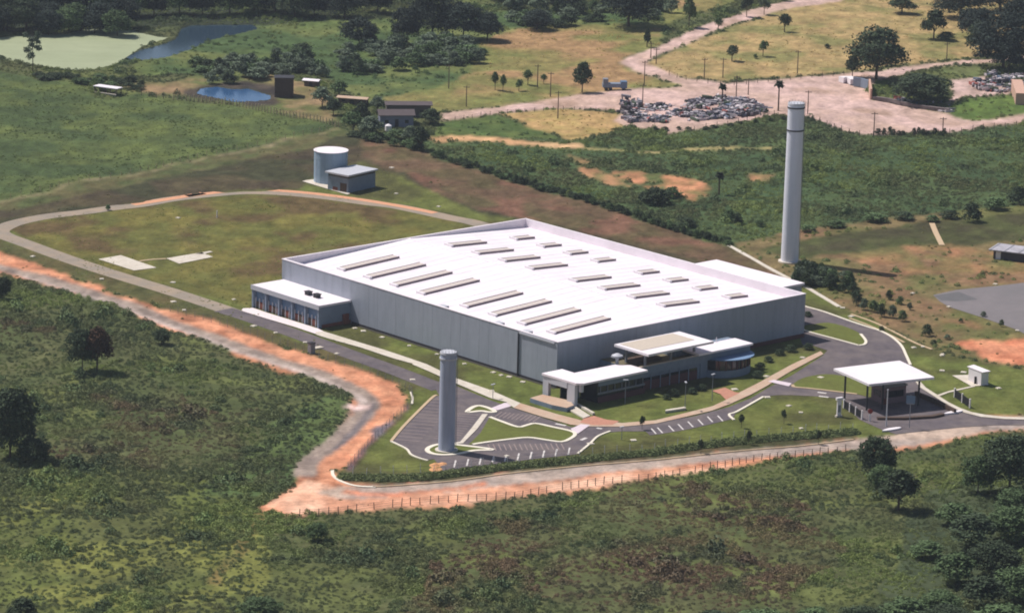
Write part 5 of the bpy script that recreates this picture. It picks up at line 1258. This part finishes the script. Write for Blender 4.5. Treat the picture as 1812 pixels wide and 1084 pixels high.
# foreground trees
tree('big_wide', 146, 660, 572, 62, 'dark green tree touching the rusty crowned one in the left foreground scrub', 0).children[0]
KIND['rusty'] = ([leaf_cloud(lobes_round(31, 9, .55, .38, .44, .2), 3500, 0.032, 300, mat_=LM_RUST)], KIND['mid'][1], 'rusty')
tree('rusty', 172, 661, 578, 58, 'rusty brown crown pressed against the dark tree in the left foreground', 0)
tree('big_wide', 18, 812, 668, 110, 'dark tree cut by the left edge of the picture', 0)
tree('big_wide', 60, 822, 768, 70, 'low dark bush at the foot of the tree on the left edge', 0, cat='bush', name='bush')
tree('big_wide', 4, 530, 484, 40, 'small dark bush at the left edge beside the dirt track', 0, cat='bush', name='bush')
tree('big_wide', 286, 612, 580, 36, 'dark bush at the rim of the scrub below the dirt track', 0, cat='bush', name='bush')
tree('big_wide', 1551, 846, 752, 84, 'dark leafy tree overlapping the dirt road below the gate', 0)
tree('mid', 1590, 900, 818, 84, 'dark round tree below the leafy roadside tree', 0)
tree('big_wide', 1560, 862, 812, 60, 'green tree wedged between the roadside tree and the round one below it', 1)
tree('big_wide', 1785, 872, 748, 120, 'big dark tree cut by the right edge below the public road', 0)
tree('big_wide', 1730, 872, 790, 70, 'grey green tree left of the big dark tree on the right edge', 1)
TB = [(1720, 975, 905, 100), (1790, 960, 880, 110), (1690, 925, 880, 80), (1760, 1030, 950, 110), (1690, 1040, 975, 90), (1812, 1070, 990, 110), (1740, 1085, 1015, 100), (1660, 1100, 1040, 90), (1600, 1110, 1050, 100), (1520, 1120, 1060, 90), (1440, 1125, 1068, 90), (1350, 1130, 1060, 110), (1260, 1130, 1068, 90), (1800, 915, 850, 90), (1640, 990, 950, 70), (1675, 1130, 1060, 120), (1770, 1140, 1060, 130), (460, 1100, 1040, 90), (40, 1100, 1050, 60), (560, 960, 920, 46)]
TO = ordl(TB)
for i, (px_, py_, t_, w_) in enumerate(TB):
    tree('big_wide' if i % 2 else 'mid', px_, py_, t_, w_, TO[i] + ' from the left of the larger leafy bushes along the bottom and lower right', 1 if i % 3 else 0, group='larger bushes along the bottom and lower right', trunk=False)
for px_, py_ in ((1136, 760), (1240, 802), (1325, 786), (1448, 786), (1312, 757), (1387, 749)):
    tree('small', px_, py_, py_ - 26, 12, 'thin young tree planted on the lawn behind the roadside hedge', 0, group='young trees on the lawn by the hedge')
for px_, py_, w_ in ((1240, 690, 22), (1190, 700, 26), (1225, 696, 20), (1345, 652, 22), (1360, 640, 20), (1340, 668, 24), (1180, 706, 18), (1430, 560, 18), (1430, 618, 22), (1400, 622, 24), (1380, 628, 20)):
    tree('shrub', px_, py_, py_ - w_ * .7, w_, 'dark garden shrub planted against the office and factory front', 0, group='garden shrubs by the office', cat='shrub', name='shrub', trunk=False)

# -- ground scrub (uncountable): instanced leafy tussocks
def tuft_mesh(nm, n, seed, h, spread, leaf, up=0.6):
    r = np.random.default_rng(seed)
    a = r.random(n) * 6.283; q = spread * r.random(n) ** .6; z = h * (0.15 + .85 * r.random(n)) * (1 - .65 * (q / spread) ** 2)
    c = np.stack([q * np.cos(a), q * np.sin(a), z], 1)
    nn = r.normal(size=(n, 3)) * .7 + np.stack([np.cos(a) * q / spread, np.sin(a) * q / spread, np.full(n, up)], 1); nn /= np.linalg.norm(nn, axis=1)[:, None]
    u = np.cross(nn, r.normal(size=(n, 3))); u /= np.linalg.norm(u, axis=1)[:, None]; w = np.cross(nn, u)
    s = leaf * (0.6 + .8 * r.random(n))[:, None]
    V = np.stack([c - u * s, c - w * s * .55, c + u * s, c + w * s * .5], 1).reshape(-1, 3)
    me = bpy.data.meshes.new(nm); me.vertices.add(4 * n); me.vertices.foreach_set('co', V.ravel())
    me.loops.add(4 * n); me.loops.foreach_set('vertex_index', np.arange(4 * n, dtype=np.int32))
    me.polygons.add(n); me.polygons.foreach_set('loop_start', np.arange(0, 4 * n, 4, dtype=np.int32)); me.polygons.foreach_set('loop_total', np.full(n, 4, dtype=np.int32))
    me.update(); me.materials.append(M_TUFT); return me
TCOL = bpy.data.collections.new('tuft_sources')
for i in range(5):
    me = tuft_mesh('tussock', 150, 500 + i, [0.9, 1.1, 0.7, 1.3, .6][i], [1.0, .9, 1.1, .8, 1.2][i], .15)
    TCOL.objects.link(bpy.data.objects.new('tussock_source', me))

def gn_scatter(name, P, scales, cols, kind_i, label):
    me = bpy.data.meshes.new(name); n = len(P)
    me.vertices.add(n); me.vertices.foreach_set('co', P.astype(np.float32).ravel())
    a = me.attributes.new('size', 'FLOAT', 'POINT'); a.data.foreach_set('value', scales.astype(np.float32))
    a = me.attributes.new('spin', 'FLOAT', 'POINT'); a.data.foreach_set('value', (rng.random(n) * 6.28).astype(np.float32))
    a = me.attributes.new('pick', 'INT', 'POINT'); a.data.foreach_set('value', kind_i.astype(np.int32))
    a = me.attributes.new('tint', 'FLOAT_COLOR', 'POINT'); a.data.foreach_set('color', np.concatenate([cols, np.ones((n, 1))], 1).astype(np.float32).ravel())
    o = bpy.data.objects.new(name, me); COL.objects.link(o)
    ng = bpy.data.node_groups.new(name, 'GeometryNodeTree')
    ng.interface.new_socket('Geometry', in_out='INPUT', socket_type='NodeSocketGeometry'); ng.interface.new_socket('Geometry', in_out='OUTPUT', socket_type='NodeSocketGeometry')
    N = ng.nodes; L = ng.links
    gi = N.new('NodeGroupInput'); go = N.new('NodeGroupOutput'); ip = N.new('GeometryNodeInstanceOnPoints'); ci = N.new('GeometryNodeCollectionInfo')
    ci.inputs['Collection'].default_value = TCOL; ci.inputs['Separate Children'].default_value = True; ci.inputs['Reset Children'].default_value = True
    def attr(nm, ty):
        q = N.new('GeometryNodeInputNamedAttribute'); q.data_type = ty; q.inputs['Name'].default_value = nm; return q.outputs['Attribute']
    cx = N.new('ShaderNodeCombineXYZ'); L.new(attr('spin', 'FLOAT'), cx.inputs[2])
    L.new(gi.outputs[0], ip.inputs['Points']); L.new(ci.outputs[0], ip.inputs['Instance']); ip.inputs['Pick Instance'].default_value = True
    L.new(attr('pick', 'INT'), ip.inputs['Instance Index']); L.new(cx.outputs[0], ip.inputs['Rotation']); L.new(attr('size', 'FLOAT'), ip.inputs['Scale'])
    L.new(ip.outputs[0], go.inputs[0])
    md = o.modifiers.new('scatter', 'NODES'); md.node_group = ng
    me.materials.append(M_TUFT)
    tag(o, label, kind='stuff'); return o

def scatter(cls_names, n_try, size, cols, name, label, dens=lambda x, y: 1.0, area=None, gain=1.5, avoid=1):
    t = rng.uniform(T0 + .012, T1 - .012, n_try); y = rng.uniform(Y0 + 4, Y1 - 20, n_try); x = t * y
    keep = rng.random(n_try) < y / Y1                               # uniform per square metre
    r, c = grid_at(x, y); k = np.isin(CLS[r, c], [NAMES.index(q) for q in cls_names]) & keep
    x, y, r, c = x[k], y[k], r[k], c[k]
    d = dens(x, y); k = rng.random(len(x)) < d; x, y, r, c = x[k], y[k], r[k], c[k]
    if area is not None:
        k = area(x, y); x, y, r, c = x[k], y[k], r[k], c[k]
    n = len(x); z = TZ[r, c]
    n1 = fbm(x, y, 14, 4, 200); n2 = fbm(x, y, 20, 4, 210); n3 = fbm(x, y, 6, 3, 220)
    C = np.array([s2l(q) for q in cols]) * gain
    col = C[0] * np.ones((n, 1))
    br = brown(x, y)
    w = (np.clip((n1 - .5 + .22 * br) / .2, 0, 1) * np.clip(br, 0, 1))[:, None]; col = col * (1 - w) + C[1] * w
    w = (np.clip((n2 - .46) / .2, 0, 1) * (1 - .75 * np.clip(br, 0, 1)))[:, None]; col = col * (1 - w) + C[2] * w
    w = np.clip((n3 - .5) / .16, 0, 1)[:, None] * .75; col = col * (1 - w) + C[3] * w
    col = col * (0.76 + .48 * rng.random((n, 1)))
    s = rng.uniform(size[0], size[1], n) * (0.7 + .8 * np.clip((fbm(x, y, 12, 3, 230) - .35) * 3, 0, 1))
    print('scatter', name, n)
    return gn_scatter(name, np.stack([x, y, z - .05], 1), s, col, rng.integers(0, 5, n), label)
BROWN = [(gw(P_), q_) for P_, q_ in (([(980, 900), (1150, 860), (1420, 900), (1520, 960), (1420, 1120), (700, 1120), (760, 960)], 1.0),
        ([(60, 720), (300, 690), (480, 730), (430, 800), (200, 840), (90, 800)], .8), ([(1230, 830), (1420, 850), (1300, 880)], .7), ([(0, 560), (130, 570), (110, 640), (0, 650)], .7), ([(1420, 780), (1540, 790), (1500, 850)], .5))]
def brown(x, y):
    o = .12 * np.ones(len(x)); xx = x + 16 * (fbm(x, y, 18, 3, 300) - .5); yy = y + 50 * (fbm(x, y, 18, 3, 310) - .5)
    for P_, q_ in BROWN: o = np.maximum(o, q_ * inside(P_, xx, yy))
    return o
px_of = lambda x, y: None
def clear_(x, y, lo=.40):
    left = (x < -25) & (y < 640)
    return np.clip((fbm(x, y, 8, 4, 260) - lo - .04 * left) / .16, .55, 1)
SCR = [(86, 92, 62), (102, 86, 68), (104, 114, 66), (72, 82, 58)]
scatter(['scrubland'], 640000, (0.25, .66), SCR, 'scrub', 'dense low scrub and tall grass covering the rough ground',
        dens=lambda x, y: np.where(y < 760, 1.0, .6) * clear_(x, y, .38), gain=1.75)
scatter(['scrubland'], 70000, (.85, 1.5), [(78, 90, 60), (88, 76, 62), (90, 104, 64), (60, 72, 54)], 'thicket', 'darker bushy thicket clumps rising out of the low scrub',
        dens=lambda x, y: np.clip((fbm(x, y, 7, 4, 270) - .54) / .1, 0, 1) * np.where(y > 760, np.where(y > 1060, .8, .22), .3), gain=1.65)
scatter(['meadow'], 100000, (0.3, .7), [(92, 106, 64), (98, 104, 66), (112, 116, 70), (66, 82, 56)], 'rough_grass', 'rough grass and weeds on the meadows beyond the plant', dens=lambda x, y: .42 * clear_(x, y), gain=1.7)
scatter(['hillside', 'bare_soil'], 60000, (0.15, .35), [(96, 90, 60), (86, 82, 56), (98, 98, 60), (78, 74, 50)], 'weeds', 'small weeds dotting the bare banks and soil', dens=lambda x, y: np.where(fbm(x, y, 10, 3, 240) > .56, .3, .01), gain=1.8)
scatter(['pasture'], 260000, (0.12, .3), [(90, 100, 60), (100, 104, 62), (104, 110, 62), (80, 92, 56)], 'grass_tufts', 'short grass tufts over the pasture',
        dens=lambda x, y: np.where(fbm(x, y, 5, 3, 250) > .5, .9, .35), gain=1.65)
scatter(['lawn'], 200000, (0.1, .22), [(104, 106, 58), (112, 102, 62), (112, 116, 62), (92, 96, 54)], 'field_grass', 'short uneven grass over the big field left of the factory',
        dens=lambda x, y: np.where(fbm(x, y, 5, 3, 255) > .5, .8, .25), area=lambda x, y: (x < -30) & (y > 745), gain=2.1)
scatter(['dry_grassland'], 120000, (0.12, .3), [(160, 138, 94), (140, 122, 84), (136, 130, 80), (120, 116, 70)], 'dry_grass', 'dry grass tussocks over the yellow fields',
        dens=lambda x, y: np.where(fbm(x, y, 6, 3, 258) > .5, .6, .15), gain=1.7)
# hedge along the public road
hp = catmull(gw([(604, 846), (714, 848), (780, 843), (860, 832), (943, 823), (1026, 815), (1159, 802), (1243, 790), (1326, 781), (1409, 774), (1459, 770), (1512, 766)]), 30)
hp = np.array(hp); nH = 4200; ii = rng.integers(0, len(hp) - 1, nH); ff = rng.random((nH, 1))
hx = hp[ii] * (1 - ff) + hp[ii + 1] * ff + rng.normal(size=(nH, 2)) * np.array([[.3, .35]])
colH = np.array(s2l((92, 100, 66))) * 1.8 * (0.6 + .7 * rng.random((nH, 1)))
gn_scatter('roadside_hedge', np.concatenate([hx, np.zeros((nH, 1))], 1), rng.uniform(.6, .95, nH), colH, rng.integers(0, 5, nH), 'low shaggy green hedge between the lawn and the dirt road')

# ================================================================== HAZE
hz_on = True
if hz_on:
    b = MB(); b.box(-420, 420, -60, 1900, -5.0, 196, M_WHITE)
    o = b.build('haze'); o.data.materials.clear()
    m = bpy.data.materials.new('haze'); m.use_nodes = True
    N = m.node_tree.nodes; N.remove(N['Principled BSDF']); v = N.new('ShaderNodeVolumePrincipled')
    v.inputs['Color'].default_value = (0.78, 0.86, 1.0, 1); v.inputs['Density'].default_value = 0.000065; v.inputs['Anisotropy'].default_value = 0.2
    m.node_tree.links.new(v.outputs[0], N['Material Output'].inputs['Volume'])
    o.data.materials.append(m); tag(o, 'thin pale summer haze over the whole valley', kind='stuff')
print('trees', NT, 'objects', len(bpy.data.objects))
